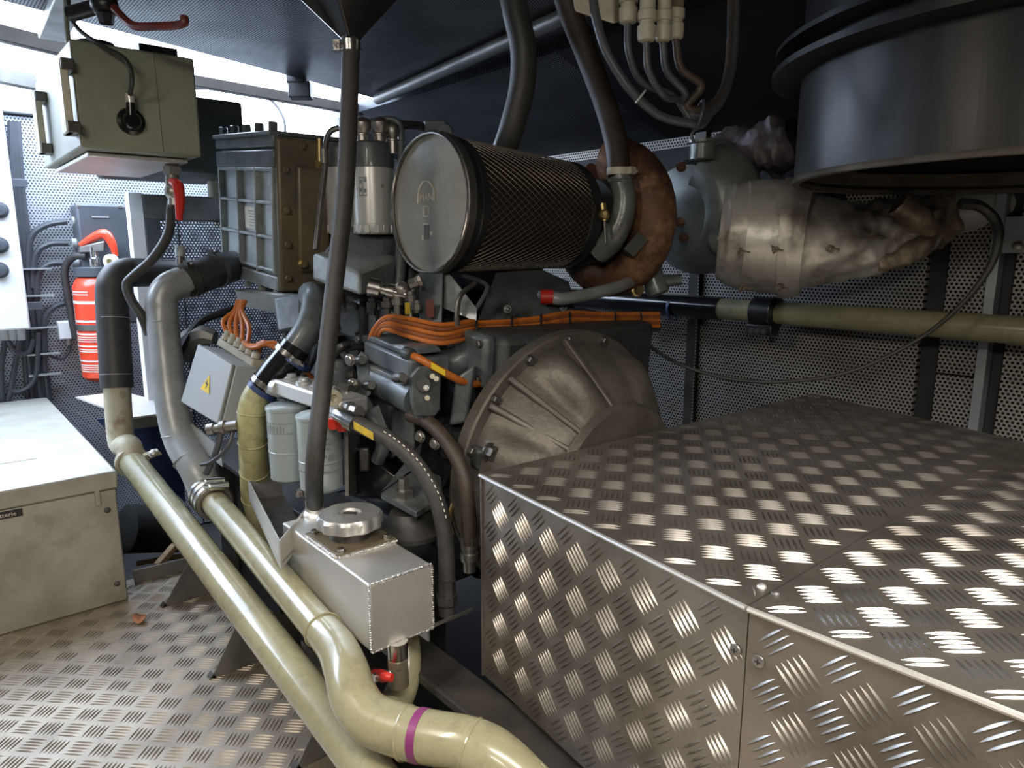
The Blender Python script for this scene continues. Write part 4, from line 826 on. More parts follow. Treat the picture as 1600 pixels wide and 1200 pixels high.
# pipe fittings below the housing
t = T('sensor_manifold', 'cluster of steel pipe fittings and sensors below the oil filters', 'fitting')
d = 1.60
MB().lathe(at(575, 447, d), at(640, 462, d)-at(575, 447, d), [(0, .014), (.004, .022), (.03, .022), (.034, .014), (.045, .014), (.046, .018), (.062, .018), (.063, .012), (.09, .012)], 14).build('union', 'chrome', t)
for px, py, h in ((581, 478, 24), (604, 478, 26), (620, 478, 34), (640, 470, 30), (650, 478, 18)):
    MB().lathe(at(px, py-h/2, d), -UP, [(0, .009), (.008, .009), (.009, .013), (.022, .013), (.023, .008), (h*d/1100*1.1, .008)], 8).build('sensor', random.choice(('steel', 'steel_dark', 'black')), t)
MB().sph(at(628, 452, d), .018).lathe(at(640, 445, d), Rt+UP*.4, [(0, .012), (.02, .012), (.022, .016), (.03, .016)], 8).build('tee', 'steel', t)
MB().cb(at(637, 482, d-.02), Rt*.012, UP*.026, Fw*.003).build('yellow_tag', 'yellow', t); MB().tube([at(640, 490, d), at(645, 515, d), at(646, 545, d)], .006, 8).build('capillary', 'steel', t)
# ------------------------------------------------------------------ air filter
t = T('air_filter', 'large drum air filter with round dull metal cap and black mesh', 'air filter')
C0 = at(672, 319, 1.65); fa = V((0, 1, -.03)).normalized(); RC = .163
MB().lathe(C0, fa, [(-.006, .001), (-.006, RC*.80), (-.001, RC*.90), (-.002, RC*.955)], 72).build('cap', 'cap', t)
MB().ring(C0, fa, [(-.006, RC*.955), (-.010, RC*.985), (-.006, RC*1.01), (.014, RC*1.01), (.014, RC*.95), (0, RC*.95)], 72).build('cap_rim', 'steel_dark', t)
MB().torus(C0-fa*.009, fa, RC*.975, .0035, 72, 8).build('rim_bead', 'chrome', t)
FL = .44; R0, R1_ = RC*.965, RC*.88
MB().lathe(C0, fa, [(.012, R0), (.055, R0), (.056, R0*.97)], 64).build('front_band', 'black', t)
for k in range(5): MB().lathe(C0+fa*.035, radial(0) if False else fa, [(0, R0+.0005), (.004, R0+.0015)], 48).build('band_bead', 'black', t) if k == 0 else None
MB().lathe(C0, fa, [(.05, R0*.955), (FL-.03, R1_*.955)], 48).build('filter_element', 'filter_in', t)
_, u_, v_2 = basis(fa); m = MB(); NH = 56; SG = 26
for sgn in (-1, 1):
    for k in range(NH):
        pts = []
        for i in range(SG+1):
            s_ = i/SG; th = 2*PI*k/NH+sgn*s_*1.75; r = (R0+(R1_-R0)*s_)*.985+(.0006 if sgn > 0 else 0); ce_ = C0+fa*(.052+(FL-.085)*s_)
            rd = u_*math.cos(th)+v_2*math.sin(th); tg = fa.cross(rd); pts.append((ce_, rd, tg, r))
        n0 = len(m.v)
        for ce_, rd, tg, r in pts: m.v += [ce_+rd*r-tg*.0009, ce_+rd*(r+.0013), ce_+rd*r+tg*.0009]
        for i in range(SG):
            q = n0+i*3; m.f += [(q, q+3, q+4, q+1), (q+1, q+4, q+5, q+2)]
m.build('wire_mesh', 'mesh', t)
MB().lathe(C0, fa, [(FL-.04, R1_*.98), (FL-.035, R1_*1.0), (FL, R1_*.99), (FL+.03, R1_*.6), (FL+.09, R1_*.5)], 56).build('rear_band', 'black', t)
# raised logo on the cap: arch, letters and square emblem
lp = at(668, 305, 1.65); lp = lp-fa*((lp-C0).dot(fa))-fa*.0065; lx = V((1, 0, 0)); lx = (lx-fa*lx.dot(fa)).normalized(); ly = lx.cross(fa)*-1
if ly.z < 0: ly = -ly
m = MB(); pts = [lp+lx*math.cos(a)*.034+ly*(math.sin(a)*.036-.004) for a in [PI*k/20 for k in range(21)]]; pts = [lp+lx*.034-ly*.016]+pts+[lp-lx*.034-ly*.016]
m.tube(pts, .0028, 6, smooth=False).build('logo_arch', 'logo', t)
text_mb('MAN', .026, lp-ly*.006, lx, ly, .0006).build('logo_letters', 'logo', t)
sq_ = lp-ly*.037; m = MB()
for a, b_ in ((-1, 0), (1, 0)): m.cb(sq_+lx*.011*a, lx*.003, ly*.024, fa*.001)
for a in (-1, 1): m.cb(sq_+ly*.011*a, lx*.024, ly*.003, fa*.001)
m.tube([sq_-lx*.007-ly*.006, sq_-lx*.001+ly*.004, sq_+lx*.006+ly*.005, sq_+lx*.004-ly*.006], .0014, 5).build('logo_square', 'logo', t)
m = MB(); q = lp-ly*.066; m.cb(q, lx*.024, ly*.004, fa*.001); m.cb(lp-ly*.098-lx*.014, lx*.006, ly*.012, fa*.001); m.cb(lp-ly*.088+lx*.022, lx*.008, ly*.009, fa*.001); m.build('label_remains', 'logo', t)
MB().cb(lp-ly*.085+lx*.002, lx*.02, ly*.034, fa*.001).build('label_stain', 'stain', t)
# filter brackets
t = T('filter_bracket', 'grey welded steel bracket standing under the air filter', 'bracket')
MB().hexa([at(655, 520, 1.62), at(690, 520, 1.60), at(690, 520, 1.72), at(655, 520, 1.74)], [at(655, 425, 1.66), at(693, 425, 1.64), at(693, 425, 1.76), at(655, 425, 1.78)]).build('upright', 'engine', t, bevel=.003)
MB().prism([at(690, 430, 1.68), at(700, 425, 1.68), at(745, 482, 1.68), at(744, 502, 1.68), at(690, 480, 1.68)], Fw*.008).build('gusset', 'engine', t)
MB().cb(at(672, 482, 1.60)-Fw*.0, Rt*.018, UP*.04, Fw*.001).build('red_smear', 'dull_red', t)
MB().hexa([at(668, 225, 1.84), at(702, 228, 1.82), at(702, 228, 1.90), at(668, 225, 1.92)], [at(662, 188, 1.84), at(696, 188, 1.82), at(696, 188, 1.9), at(662, 188, 1.92)]).lathe(at(694, 205, 1.80), -Fw, [(-.02, .022), (0, .022)], 16).build('lifting_eye', 'engine', t, bevel=.004)
t = T('turbo_bracket', 'broad grey steel plate bracket between the air filter and flywheel housing', 'bracket')
MB().prism([at(745, 505, 1.72), at(775, 425, 1.80), at(840, 418, 1.88), at(890, 440, 1.92), at(900, 495, 1.86)], Fw*.015).build('plate', 'engine', t, bevel=.003)
MB().tube([at(722, 430, 1.74), at(760, 445, 1.72), at(752, 470, 1.70), at(735, 495, 1.69)], .006, 8).build('edge_pipe', 'engine', t)
for px, py in ((793, 483), (845, 460), (880, 480)): MB().bolt(at(px, py, 1.74 if px < 820 else 1.84), -Fw, .008, .006).build('bolt', 'engine', t)
# ------------------------------------------------------------------ turbocharger
t = T('compressor_housing', 'rusty brown curved compressor housing behind the air filter', 'turbocharger')
TC = at(950, 348, 2.02); ta = V((0, 1, -.03)).normalized(); _, p_, q_ = basis(ta)
m = MB(); pts = []; rr = []
for k in range(30):
    a = k/29; th = 2*PI*a*.93-1.5; R_ = .168-.02*a; pts.append(TC+(AX*math.cos(th)-UP*math.sin(th))*R_)
m.tube(pts, [.066, .064, .060, .055, .050, .043, .036], 20, smooth=False).build('scroll', 'rust', t)
MB().lathe(TC-ta*.0, ta, [(0, .10), (.02, .125), (.10, .13), (.11, .10)], 40).build('back_plate', 'turbo', t)
MB().lathe(TC-ta*.09, ta, [(0, .115), (.07, .12)], 40).build('inlet', 'engine_dark', t)
pb_ = at(985, 394, 1.95); e_ = (Rt*.75-UP*.65).normalized(); e2_ = (Rt*.6+UP*.75).normalized()
MB().cb(at(992, 384, 1.865), (at(1002, 371, 1.865)-at(980, 396, 1.865))*1.0, (at(986, 364, 1.865)-at(1003, 378, 1.865))*.9, Fw*.03).build('data_plate', 'green_dark', t)
t = T('turbine_housing', 'grey rounded turbine housing between the rusty scroll and silver wrapping', 'turbocharger')
UC = at(1092, 330, 2.16); m = MB(); pts = []
for k in range(26):
    a = k/25; th = 2*PI*a*.9-1.2; pts.append(UC+(AX*math.cos(th)-UP*math.sin(th))*(.115-.012*a))
m.tube(pts, [.098, .092, .082, .070, .060], 22, smooth=False).build('scroll', 'turbo', t)
MB().lathe(UC-ta*.09, ta, [(0, .07), (.01, .13), (.06, .15), (.12, .14), (.16, .10), (.2, .09)], 36).build('core', 'turbo', t)
MB().lathe(at(1133, 374, 1.98), -Fw+Rt*.6, [(-.03, .034), (.0, .034), (.006, .030), (.008, .020), (.014, .018), (.016, .008), (.017, .001)], 22).build('inspection_plug', 'turbo', t)
for px, py in ((1064, 262), (1062, 348), (1068, 372)): MB().bolt(at(px, py, 2.02), -Fw+UP*.3, .012, .014).build('bolt', 'rust', t)
MB().lathe(at(1098, 226, 2.0), UP, [(-.04, .035), (0, .035), (.004, .042), (.012, .042), (.014, .02)], 20).build('top_flange', 'turbo', t)
t = T('water_fitting', 'grey cast water fitting hanging below the turbocharger', 'fitting')
MB().lathe(at(1025, 448, 2.0), at(1015, 420, 2.0)-at(1025, 448, 2.0), [(-.025, .02), (-.02, .032), (0, .034), (.02, .03), (.06, .036)], 18).lathe(at(1030, 440, 2.0), Rt+UP*.1, [(0, .022), (.035, .016), (.06, .016)], 14).build('body', 'turbo', t)
MB().lathe(at(993, 455, 1.98), -Fw+Rt*.3, [(0, .018), (.012, .018), (.014, .013), (.03, .013)], 6).build('brass_plug', 'brass', t)
tag(MB().tube([at(858, 464, 1.80), at(880, 467, 1.80), at(920, 460, 1.83), at(960, 450, 1.88), at(985, 440, 1.95)], .0165, 12).build('oil_return_pipe', 'grey_pipe'), 'grey bent return pipe with red end below the rusty scroll', 'pipe')
tag(MB().cyl(at(845, 464, 1.80), at(864, 464, 1.80), .019, n=14).build('red_hose_end', 'red'), 'short red hose coupling at the end of the grey return pipe', 'hose')
t = T('breather_hose', 'brown-black thick hose dropping from the ceiling to a steel elbow', 'hose')
MB().tube([at(868, -60, 1.75), at(888, 10, 1.78), at(915, 80, 1.84), at(945, 160, 1.85), at(962, 220, 1.84), at(968, 272, 1.83)], .030, 18).build('hose', 'brownhose', t)
clampring(at(968, 268, 1.83), UP, .0302, .018, .003, Rt-Fw).build('hose_clamp', 'beige_old', t)
MB().tube([at(968, 275, 1.83), at(971, 285, 1.83), at(976, 310, 1.83), at(972, 340, 1.84), at(957, 372, 1.86), at(935, 392, 1.90)], [.030, .029, .029, .031, .034, .035], 18).build('steel_elbow', 'turbo', t)
MB().torus(at(970, 283, 1.83), UP, .030, .004, 24, 8).build('elbow_bead', 'turbo', t)
t = T('wing_clamp', 'small wing bolt clamp at the rear end of the air filter', 'clamp')
MB().lathe(at(944, 336, 1.80), -Fw, [(0, .015), (.015, .012), (.02, .006)], 12).cyl(at(942, 318, 1.80), at(946, 345, 1.80), .008, n=8).build('nut', 'brass', t)
MB().cyl(at(945, 345, 1.80), at(947, 380, 1.80), .004, n=8).build('shank', 'beam', t)
tag(MB().tube([at(790, -60, 1.72), at(806, 20, 1.74), at(818, 80, 1.76), at(815, 140, 1.79), at(800, 200, 1.82), at(785, 245, 1.86)], .033, 18).build('ventilation_hose', 'rubber'), 'thick black hose dropping from the ceiling behind the air filter', 'hose')
# exhaust lagging
t = T('exhaust_pipe', 'exhaust pipe wrapped in crumpled silver heat blankets', 'exhaust')
def crump(s, f, amt): 
    return lambda p, u, th: amt*(noise.fractal(p*f+V((s, 0, 0)), 1.0, 2.0, 3))+amt*.8*abs(noise.noise(p*f*1.7+V((0, s, 0))))
ax0, ax1 = at(1136, 366, 2.02), at(1166, 368, 2.0)
MB().tube([at(1126, 366, 2.03), at(1145, 367, 2.02), at(1176, 369, 2.0)], [.128, .144, .150], 40, 6, crump(1, 10, .008)).build('collar_blanket', 'wrap', t, ang=60)
MB().tube([at(1160, 369, 2.0), at(1198, 371, 1.985), at(1236, 373, 1.965)], [.151, .156, .154], 48, 8, crump(2, 5, .004)).build('middle_blanket', 'wrap', t, ang=60)
MB().tube([at(1222, 373, 1.972), at(1240, 373, 1.96), at(1262, 374, 1.945)], [.163, .162, .152], 44, 5, crump(3, 12, .006)).build('seam_flap', 'wrap', t, ang=60)
el_ = [at(1236, 374, 1.955), at(1300, 378, 1.93), at(1350, 372, 1.93), at(1400, 361, 1.93), at(1440, 348, 1.93)]
def crump2(p, u, th):
    k = max(0, 1-abs(u-.5)*1.8); return .030*k*(noise.fractal(p*9, 1.0, 2.0, 4)-.25)+.010*abs(math.sin(th*5+u*14))*k
MB().tube(el_, [.142, .114, .102, .092, .082], 72, 14, crump2).build('elbow_blanket', 'wrap', t, ang=70)
MB().tube([at(1425, 354, 1.93), at(1455, 345, 1.93), at(1475, 338, 1.93)], [.085, .078, .066], 36, 8, crump(5, 16, .02)).build('torn_edge', 'wrap_dirty', t, ang=60)
MB().tube([at(1405, 318, 1.80), at(1430, 338, 1.80), at(1455, 360, 1.82)], [.03, .034, .02], 20, 8, crump(8, 20, .008)).build('folded_flap', 'wrap_dirty', t, ang=60)
MB().tube([at(1370, 412, 1.86), at(1410, 402, 1.85), at(1440, 382, 1.85), at(1470, 345, 1.86)], [.014, .026, .026, .02], 20, 8, crump(9, 24, .010)).build('folded_flap', 'wrap_dirty', t, ang=60)
MB().tube([at(1470, 335, 1.96), at(1520, 327, 1.94), at(1580, 318, 1.92)], [.062, .06, .05], 30, 6).build('bare_pipe', 'can', t)
for px, py, d in ((1158, 392, 1.84), (1210, 389, 1.81), (1298, 388, 1.80), (1368, 368, 1.82), (1160, 450, 1.86), (1218, 449, 1.83)):
    k = MB(); 
    for j in range(3): k.torus(at(px, py, d)+V((random.uniform(-.004, .004), 0, random.uniform(-.004, .004))), (random.uniform(-1, 1), random.uniform(-1, 1), random.uniform(-1, 1)), .008, .0016, 12, 5)
    k.tube([at(px, py, d), at(px+14, py+2, d)], .0025, 5).build('wire_tie', 'wrap_dirty', t)
tag(MB().tube([at(1120, 235, 2.15), at(1160, 240, 2.1), at(1205, 228, 2.05), at(1245, 215, 2.0)], [.05, .075, .075, .06], 26, 8, crump(12, 14, .03)).build('lagged_pipe', 'lagging'), 'dark crumpled lagged pipe in the shade above the turbine housing', 'pipe')
# ------------------------------------------------------------------ big round duct
t = T('fan_duct', 'huge black round duct hanging open at the upper right', 'duct')
dc = V((-.434, 1.755, 0)); RD = .462; ZR = 1.092
MB().lathe((dc.x, dc.y, ZR), UP, [(0, RD), (.53, RD)], 96).build('shell', 'duct', t) if False else MB()._ring((dc.x, dc.y, ZR), UP, [(0, RD), (.53, RD), (.53, RD-.012), (0, RD-.012)], 110) and None
m = MB(); m.ring((dc.x, dc.y, ZR), UP, [(.004, RD), (.5, RD), (.5, RD-.008), (.004, RD-.008)], 110); m.build('shell', 'duct', t)
m = MB(); m.ring((dc.x, dc.y, ZR), UP, [(0, RD+.003), (.006, RD+.004), (.012, RD+.001), (.012, RD-.012), (0, RD-.012)], 110); m.build('rim', 'duct_in', t)
m = MB(); m.ring((dc.x, dc.y, ZR), UP, [(.02, RD-.009), (.05, RD-.009), (.05, RD-.03), (.047, RD-.03), (.047, RD-.012), (.02, RD-.012)], 90); m.build('inner_flange', 'duct_in', t)
MB().lathe((dc.x, dc.y, ZR+.30), UP, [(0, .001), (.004, RD-.01)], 60).build('inner_baffle', 'black', t)
m = MB(); m.ring((dc.x, dc.y, ZR+.215), UP, [(0, RD), (0, RD+.06), (.012, RD+.06), (.012, RD)], 110); m.build('flange', 'duct', t)
m = MB(); m.ring((dc.x, dc.y, ZR+.26), UP, [(0, RD), (0, RD+.055), (.010, RD+.055), (.010, RD)], 110); m.build('flange', 'duct', t)
MB().sph(at(1494, 28, 1.17), .012, sx=1.6).build('grease_nipple', 'brass', t)
m = MB()
# ------------------------------------------------------------------ wall pipe
t = T('wall_pipe', 'straight beige pipe along the perforated right wall with black clamp', 'pipe')
WY = 2.1; a, b_ = ony(1035, 480, WY), ony(1700, 517, WY); a.z = b_.z = .752
MB().tube([a-AX*.0, b_+AX*.4], .036, 26, smooth=False).build('pipe', 'beige', t)
MB().tube([a+AX*.25, a-AX*.8], .040, 24, smooth=False).build('rubber_sleeve', 'gloss_black', t)
c = ony(1198, 490, WY); k = clampring((c.x, WY, .752), AX, .036, .085, .012).build('pipe_clamp', 'black', t, bevel=.002)
MB().cb((c.x, WY-.02, .752-.055), AX*.09, ey*.05, UP*.035).build('clamp_foot', 'black', k, bevel=.004)
for dx in (-.022, .0, .022): MB().bolt((c.x+dx, WY-.046, .752-.06), -ey, .009, .010).build('clamp_bolt', 'steel_dark', k)
MB().ring((c.x+.03, WY, .752), AX, [(0, .048), (.004, .048), (.004, .052), (0, .052)], 28).build('clamp_band', 'chrome', k)
MB().bx((c.x-.03, WY+.03, .72), (c.x+.03, 2.24, .78)).build('standoff', 'frame', t)
MB().ring(ony(1052, 481, WY)*1, AX, [(0, .040), (.01, .040), (.01, .045), (0, .045)], 26).build('sleeve_band', 'blue', t)
tag(MB().tube([at(1500, 318, 1.66), at(1530, 322, 1.66), at(1553, 342, 1.66), at(1560, 372, 1.66), at(1545, 420, 1.68), at(1500, 478, 1.72), at(1430, 533, 1.78), at(1330, 580, 1.84), at(1230, 596, 1.9), at(1140, 592, 1.96), at(1060, 568, 2.0), at(1010, 535, 1.98), at(1000, 505, 1.95)], [.013, .013, .013, .012, .009, .006, .0055, .0055, .0055, .0055, .0055, .0055, .005], 8).build('sagging_cable', 'rubber'), 'thin black cable sagging across the right wall below the exhaust', 'cable')
# ------------------------------------------------------------------ orange harness
random.seed(5)
for k in range(5):
    o1, o2 = (k-2)*7.0, random.uniform(-6, 6)
    pts = [at(578+k*3, 530, 1.62), at(586+k*2, 512+k*2, 1.60), at(605, 505+o1*.7, 1.58), at(640, 512+o1, 1.56), at(690, 521+o1+o2*.4, 1.56-.01*k), at(735, 515+o1*.9-o2*.3, 1.60), at(752, 511+o1*.5, 1.63), at(830, 506+o1*.6+o2*.5, 1.70), at(890, 500+o1*.8-o2*.3, 1.76), at(940, 498+o1*.6+o2*.5, 1.82), at(1030, 500+o1*.7, 1.90)]
    tag(MB().tube(pts, .0054, 8).build('harness_cable', 'orange' if k not in (1, 3) else 'orange_dirty'), '%s orange cable strand in the loom strung across the engine' % ('topmost', 'second highest', 'middle', 'fourth highest', 'lowest')[k], 'cable', 'orange loom across the engine')
for k, (px, py, d) in enumerate(((745, 515, 1.615), (800, 507, 1.67), (845, 504, 1.715), (890, 500, 1.76), (960, 498, 1.845), (1000, 500, 1.875))): tag(MB().torus(at(px, py, d), Rt, .019, .0028, 18, 6).build('cable_tie', 'black'), 'black cable tie on the orange loom, %s from its left end' % ('first', 'second', 'third', 'fourth', 'fifth', 'sixth')[k], 'tie', 'cable ties on the orange loom')
tag(MB().tube([at(740, 528, 1.68), at(890, 520, 1.82), at(1030, 512, 1.92)], .012, 8).build('cable_tray_rod', 'steel_dark'), 'dark support rod running under the orange loom', 'rod')
# ------------------------------------------------------------------ actuator (starter)
t = T('actuator', 'grey cast actuator with end plates and one orange lead', 'actuator')
p0, p1 = at(568, 548, 1.62), at(640, 580, 1.46); ax_ = (p1-p0).normalized(); bk = V((0, 1, .0)); bk = (bk-ax_*bk.dot(ax_)).normalized(); u2 = bk.cross(ax_); u2 = u2 if u2.z > 0 else -u2; Ln = (p1-p0).length
MB().ob(p0+u2*-.022, ax_*Ln, bk*.10, u2*.045).build('upper_body', 'engine', t, bevel=.006)
MB().ob(p0+u2*.0225+bk*.01, ax_*Ln*.82, bk*.08, u2*.014).build('top_lid', 'engine', t, bevel=.004)
MB().hexa([p0+ax_*Ln*.35+u2*.03+bk*.005, p1+u2*.03+bk*.005-ax_*.01, p1+u2*.03+bk*.09-ax_*.01, p0+ax_*Ln*.35+u2*.03+bk*.09], [p0+ax_*Ln*.75+u2*.045+bk*.01, p1+u2*.045+bk*.01-ax_*.02, p1+u2*.045+bk*.08-ax_*.02, p0+ax_*Ln*.75+u2*.045+bk*.08]).build('connector_housing', 'engine', t, bevel=.006)
MB().cyl(p0-u2*.058+bk*.03-ax_*.0, p1-u2*.066+bk*.03, .042, n=26).build('lower_cylinder', 'engine', t)
MB().ob(p0-u2*.036-bk*.004, ax_*Ln*.9, bk*.05, u2*.010).build('seam_flange', 'engine_light', t, bevel=.002)
P_ = [at(641, 588, 1.44), at(655, 572, 1.44), at(684, 570, 1.47), at(690, 590, 1.48), at(688, 640, 1.48), at(680, 651, 1.47), at(648, 651, 1.44), at(643, 630, 1.44)]
pln = MB().prism(P_, Fw*.016+Rt*-.006).build('end_plate', 'engine', t, bevel=.004)
MB().lathe(at(662, 601, 1.443), -Fw, [(-.012, .014), (.002, .015), (.003, .0145)], 22).build('plate_hole', 'ink', pln)
MB().bolt(at(666, 606, 1.44), -Fw, .005, .006).build('hole_bolt', 'chrome', pln)
for px, py in ((647, 596), (676, 588), (668, 622), (682, 592)): MB().lathe(at(px, py, 1.45), -Fw, [(0, .006), (.004, .0055), (.0045, .001)], 12).build('bolt', 'beige_old', pln)
P_ = [at(556, 562, 1.60), at(564, 548, 1.60), at(575, 556, 1.60), at(580, 615, 1.58), at(572, 622, 1.58), at(560, 612, 1.60)]
MB().prism(P_, Fw*.014).build('rear_plate', 'engine', t, bevel=.003)
for px, py, d in ((628, 590, 1.43), (565, 563, 1.58), (579, 602, 1.56)): MB().lathe(at(px, py, d), -Fw+Rt*.5, [(-.04, .011), (0, .011), (.003, .009), (.010, .009)], 10).build('through_bolt', 'steel_dark', t)
MB().lathe(at(638, 553, 1.475), ax_, [(-.01, .014), (.01, .014), (.014, .010)], 14).build('cable_gland', 'engine_dark', t)
k = tag(MB().tube([at(636, 552, 1.48), at(660, 563, 1.46), at(690, 580, 1.47), at(720, 595, 1.50), at(745, 600, 1.55), at(758, 590, 1.60), at(760, 565, 1.64), at(748, 540, 1.66), at(732, 528, 1.66)], .0085, 10).build('actuator_lead', 'orange'), 'single orange lead looping from the actuator with a yellow tag', 'cable')
MB().cb(at(685, 577, 1.452), (at(697, 584, 1.46)-at(674, 571, 1.45))*.95, UP*.013, Fw*.006).build('yellow_tag', 'yellow', k)
tag(MB().tube([at(655, 540, 1.62), at(668, 562, 1.60), at(700, 568, 1.60), at(722, 558, 1.60), at(727, 530, 1.62)], [.03, .034, .036, .034, .028], 16).build('manifold_elbow', 'engine'), 'grey curved casting behind the orange actuator lead', 'engine part')
# ------------------------------------------------------------------ fuel filters
t = FFH = T('fuel_filter_console', 'polished aluminium fuel filter head carrying the two grey cans', 'filter head')
A, B = at(427, 605, 1.60), at(530, 640, 1.44); ax_ = (B-A).normalized(); sd = UP.cross(ax_).normalized(); sd = sd if sd.dot(Fw) > 0 else -sd; Ln = (B-A).length
MB().ob(A+sd*.0-UP*.018, ax_*Ln, sd*.075, UP*.036).build('block', 'alu', t, bevel=.006)
MB().cyl(A-ax_*.012+sd*.012-UP*.004, A+ax_*.008+sd*.012-UP*.004, .020, n=16).build('end_cap', 'alu_cast', t)
for k in range(4):
    q = A+ax_*(.03+k*.05)+sd*.03+UP*.018; MB().lathe(q, UP, [(0, .018), (.006, .018), (.008, .012), (.014, .011)], 12 if k % 2 else 6).build('vent_screw', 'alu_cast', t)
MB().lathe(B-ax_*.002+sd*.012, ax_, [(0, .013), (.01, .013), (.011, .018), (.026, .018), (.027, .014), (.034, .014), (.035, .017), (.052, .017)], 6).build('outlet_union', 'steel', t)
MB().lathe(at(519, 622, 1.45), -Fw+Rt*.5, [(0, .018), (.016, .017), (.018, .008), (.012, .007)], 20).build('outlet_ring', 'beige_old', t)
MB().hexa([at(537, 600, 1.50), at(543, 602, 1.50), at(545, 775, 1.52), at(539, 775, 1.52)], [at(560, 590, 1.62), at(566, 592, 1.62), at(560, 775, 1.64), at(554, 775, 1.64)]).build('mounting_plate', 'steel', t)
MB().prism([at(530, 598, 1.48), at(545, 602, 1.50), at(542, 612, 1.50), at(525, 606, 1.48)], Fw*.06).build('mounting_flange', 'steel', t)
for cx, y0, y1, d, mt, lab in ((448, 634, 756, 1.585, 'can_blue', 'left grey fuel filter can with printed band'), (497, 648, 772, 1.475, 'can_blue', 'right grey-blue fuel filter can behind the hanging hose')):
    k = T('fuel_filter', lab, 'filter', 'grey fuel filter cans'); tp, bt = at(cx, y0, d), at(cx, y1, d); bt = V((tp.x, tp.y, bt.z)); hh = tp.z-bt.z; r = .0455
    MB().lathe(bt, UP, [(0, r*.55), (.002, r*.85), (.008, r*.97), (hh*.40, r*.97), (hh*.405, r), (hh*.42, r), (hh*.425, r*.985), (hh*.96, r*.985), (hh*.965, r*1.03), (hh, r*1.03), (hh+.004, r*.9)], 36).build('can', mt, k)
    mm = MB()
    if cx < 460:
        zz = bt.z+hh*.74; 
        for q_ in range(7): cylpatch(mm, V((bt.x, bt.y, 0)), r*.986, view-.95+q_*.17, view-.95+q_*.17+(.10 if q_ % 3 else .05), bt.z+hh*.70, bt.z+hh*(.79 if q_ % 2 else .77), 3)
        for z0 in (.81, .68): cylpatch(mm, V((bt.x, bt.y, 0)), r*.986, view-1.0, view+.5, bt.z+hh*z0, bt.z+hh*(z0+.012), 8)
    else:
        for z0, a0, a1 in ((.72, .55, .75), (.66, .5, .85), (.60, .55, .7), (.50, .35, .55), (.50, .65, .95), (.46, .6, .9)): cylpatch(mm, V((bt.x, bt.y, 0)), r*.986, view+a0, view+a1, bt.z+hh*z0, bt.z+hh*(z0+.03), 4)
        cylpatch(mm, V((bt.x, bt.y, 0)), r*1.0, view-1.3, view+1.3, bt.z+hh*.30, bt.z+hh*.315, 16)
    mm.build('printed_marks', 'greyink', k)
for px, py in ((521, 661), (535, 664)): MB().lathe(at(px, py, 1.44), -UP, [(-.01, .010), (.002, .012), (.012, .010), (.014, .004)], 10).build('red_plug', 'red', FFH)
# fuel hose
t = T('fuel_hose', 'thick black armoured fuel hose curving down from the filter head with yellow tag', 'hose')
hp = [at(541, 652, 1.43), at(570, 668, 1.40), at(610, 688, 1.38), at(650, 725, 1.37), at(680, 775, 1.37), at(694, 830, 1.38), at(698, 890, 1.39), at(698, 960, 1.40)]
MB().tube(hp, .0165, 16, 8).build('hose', 'hose', t)
MB().lathe(at(526, 645, 1.435), at(560, 664, 1.40)-at(526, 645, 1.435), [(0, .013), (.01, .0175), (.034, .0175), (.036, .020), (.062, .020)], 16).build('ferrule', 'chrome', t)
a, b_ = at(552, 658, 1.385), at(583, 676, 1.37); MB().ob(a, b_-a, UP*-.016, Fw*.002).build('yellow_tag', 'tagyellow', t, bevel=.001)
SP = spline(hp, 12); m = MB()
for i in range(20, 56):
    tg = (SP[i+1]-SP[i]).normalized(); sd = tg.cross(Fw).normalized()*-1; q = SP[i]-sd*.010*(1 if sd.x < 0 else -1)-Fw*.0135
    if i % 2: m.cb(q, tg*.006, sd*.002, Fw*.0012)
m.build('white_print', 'paper', t)
MB().lathe(at(698, 905, 1.385), -UP, [(0, .018), (.03, .018), (.031, .021), (.05, .021)], 8).build('lower_fitting', 'steel_dark', t)
t = T('return_hose', 'dark brown hose dropping behind the tread cover corner to a steel fitting', 'hose')
MB().tube([at(640, 648, 1.5), at(672, 662, 1.47), at(705, 700, 1.43), at(724, 745, 1.41), at(732, 800, 1.41), at(733, 850, 1.42)], .0155, 14, 8).build('hose', 'brownhose', t)
MB().lathe(at(733, 838, 1.42), -UP, [(0, .018), (.025, .018), (.026, .014), (.034, .014), (.035, .019), (.05, .019), (.052, .013), (.075, .013)], 10).build('fitting', 'steel', t)
tag(MB().tube([at(720, 760, 1.5), at(706, 790, 1.48), at(703, 815, 1.48), at(707, 835, 1.48)], .004, 6).build('thin_wire', 'brass'), 'thin yellowish wire between the two drooping hoses', 'wire')
t = T('filter_side_box', 'glossy black module behind the fuel filters with grey clip', 'module')
MB().hexa([at(548, 690, 1.60), at(640, 760, 1.56), at(600, 780, 1.6), at(548, 775, 1.62)], [at(560, 670, 1.72), at(650, 740, 1.72), at(640, 790, 1.75), at(560, 780, 1.75)]).build('body', 'gloss_black', t, bevel=.008)
MB().cb(at(570, 718, 1.575), Rt*.022, UP*.055, Fw*.02).build('clip', 'steel_dark', t, bevel=.004)
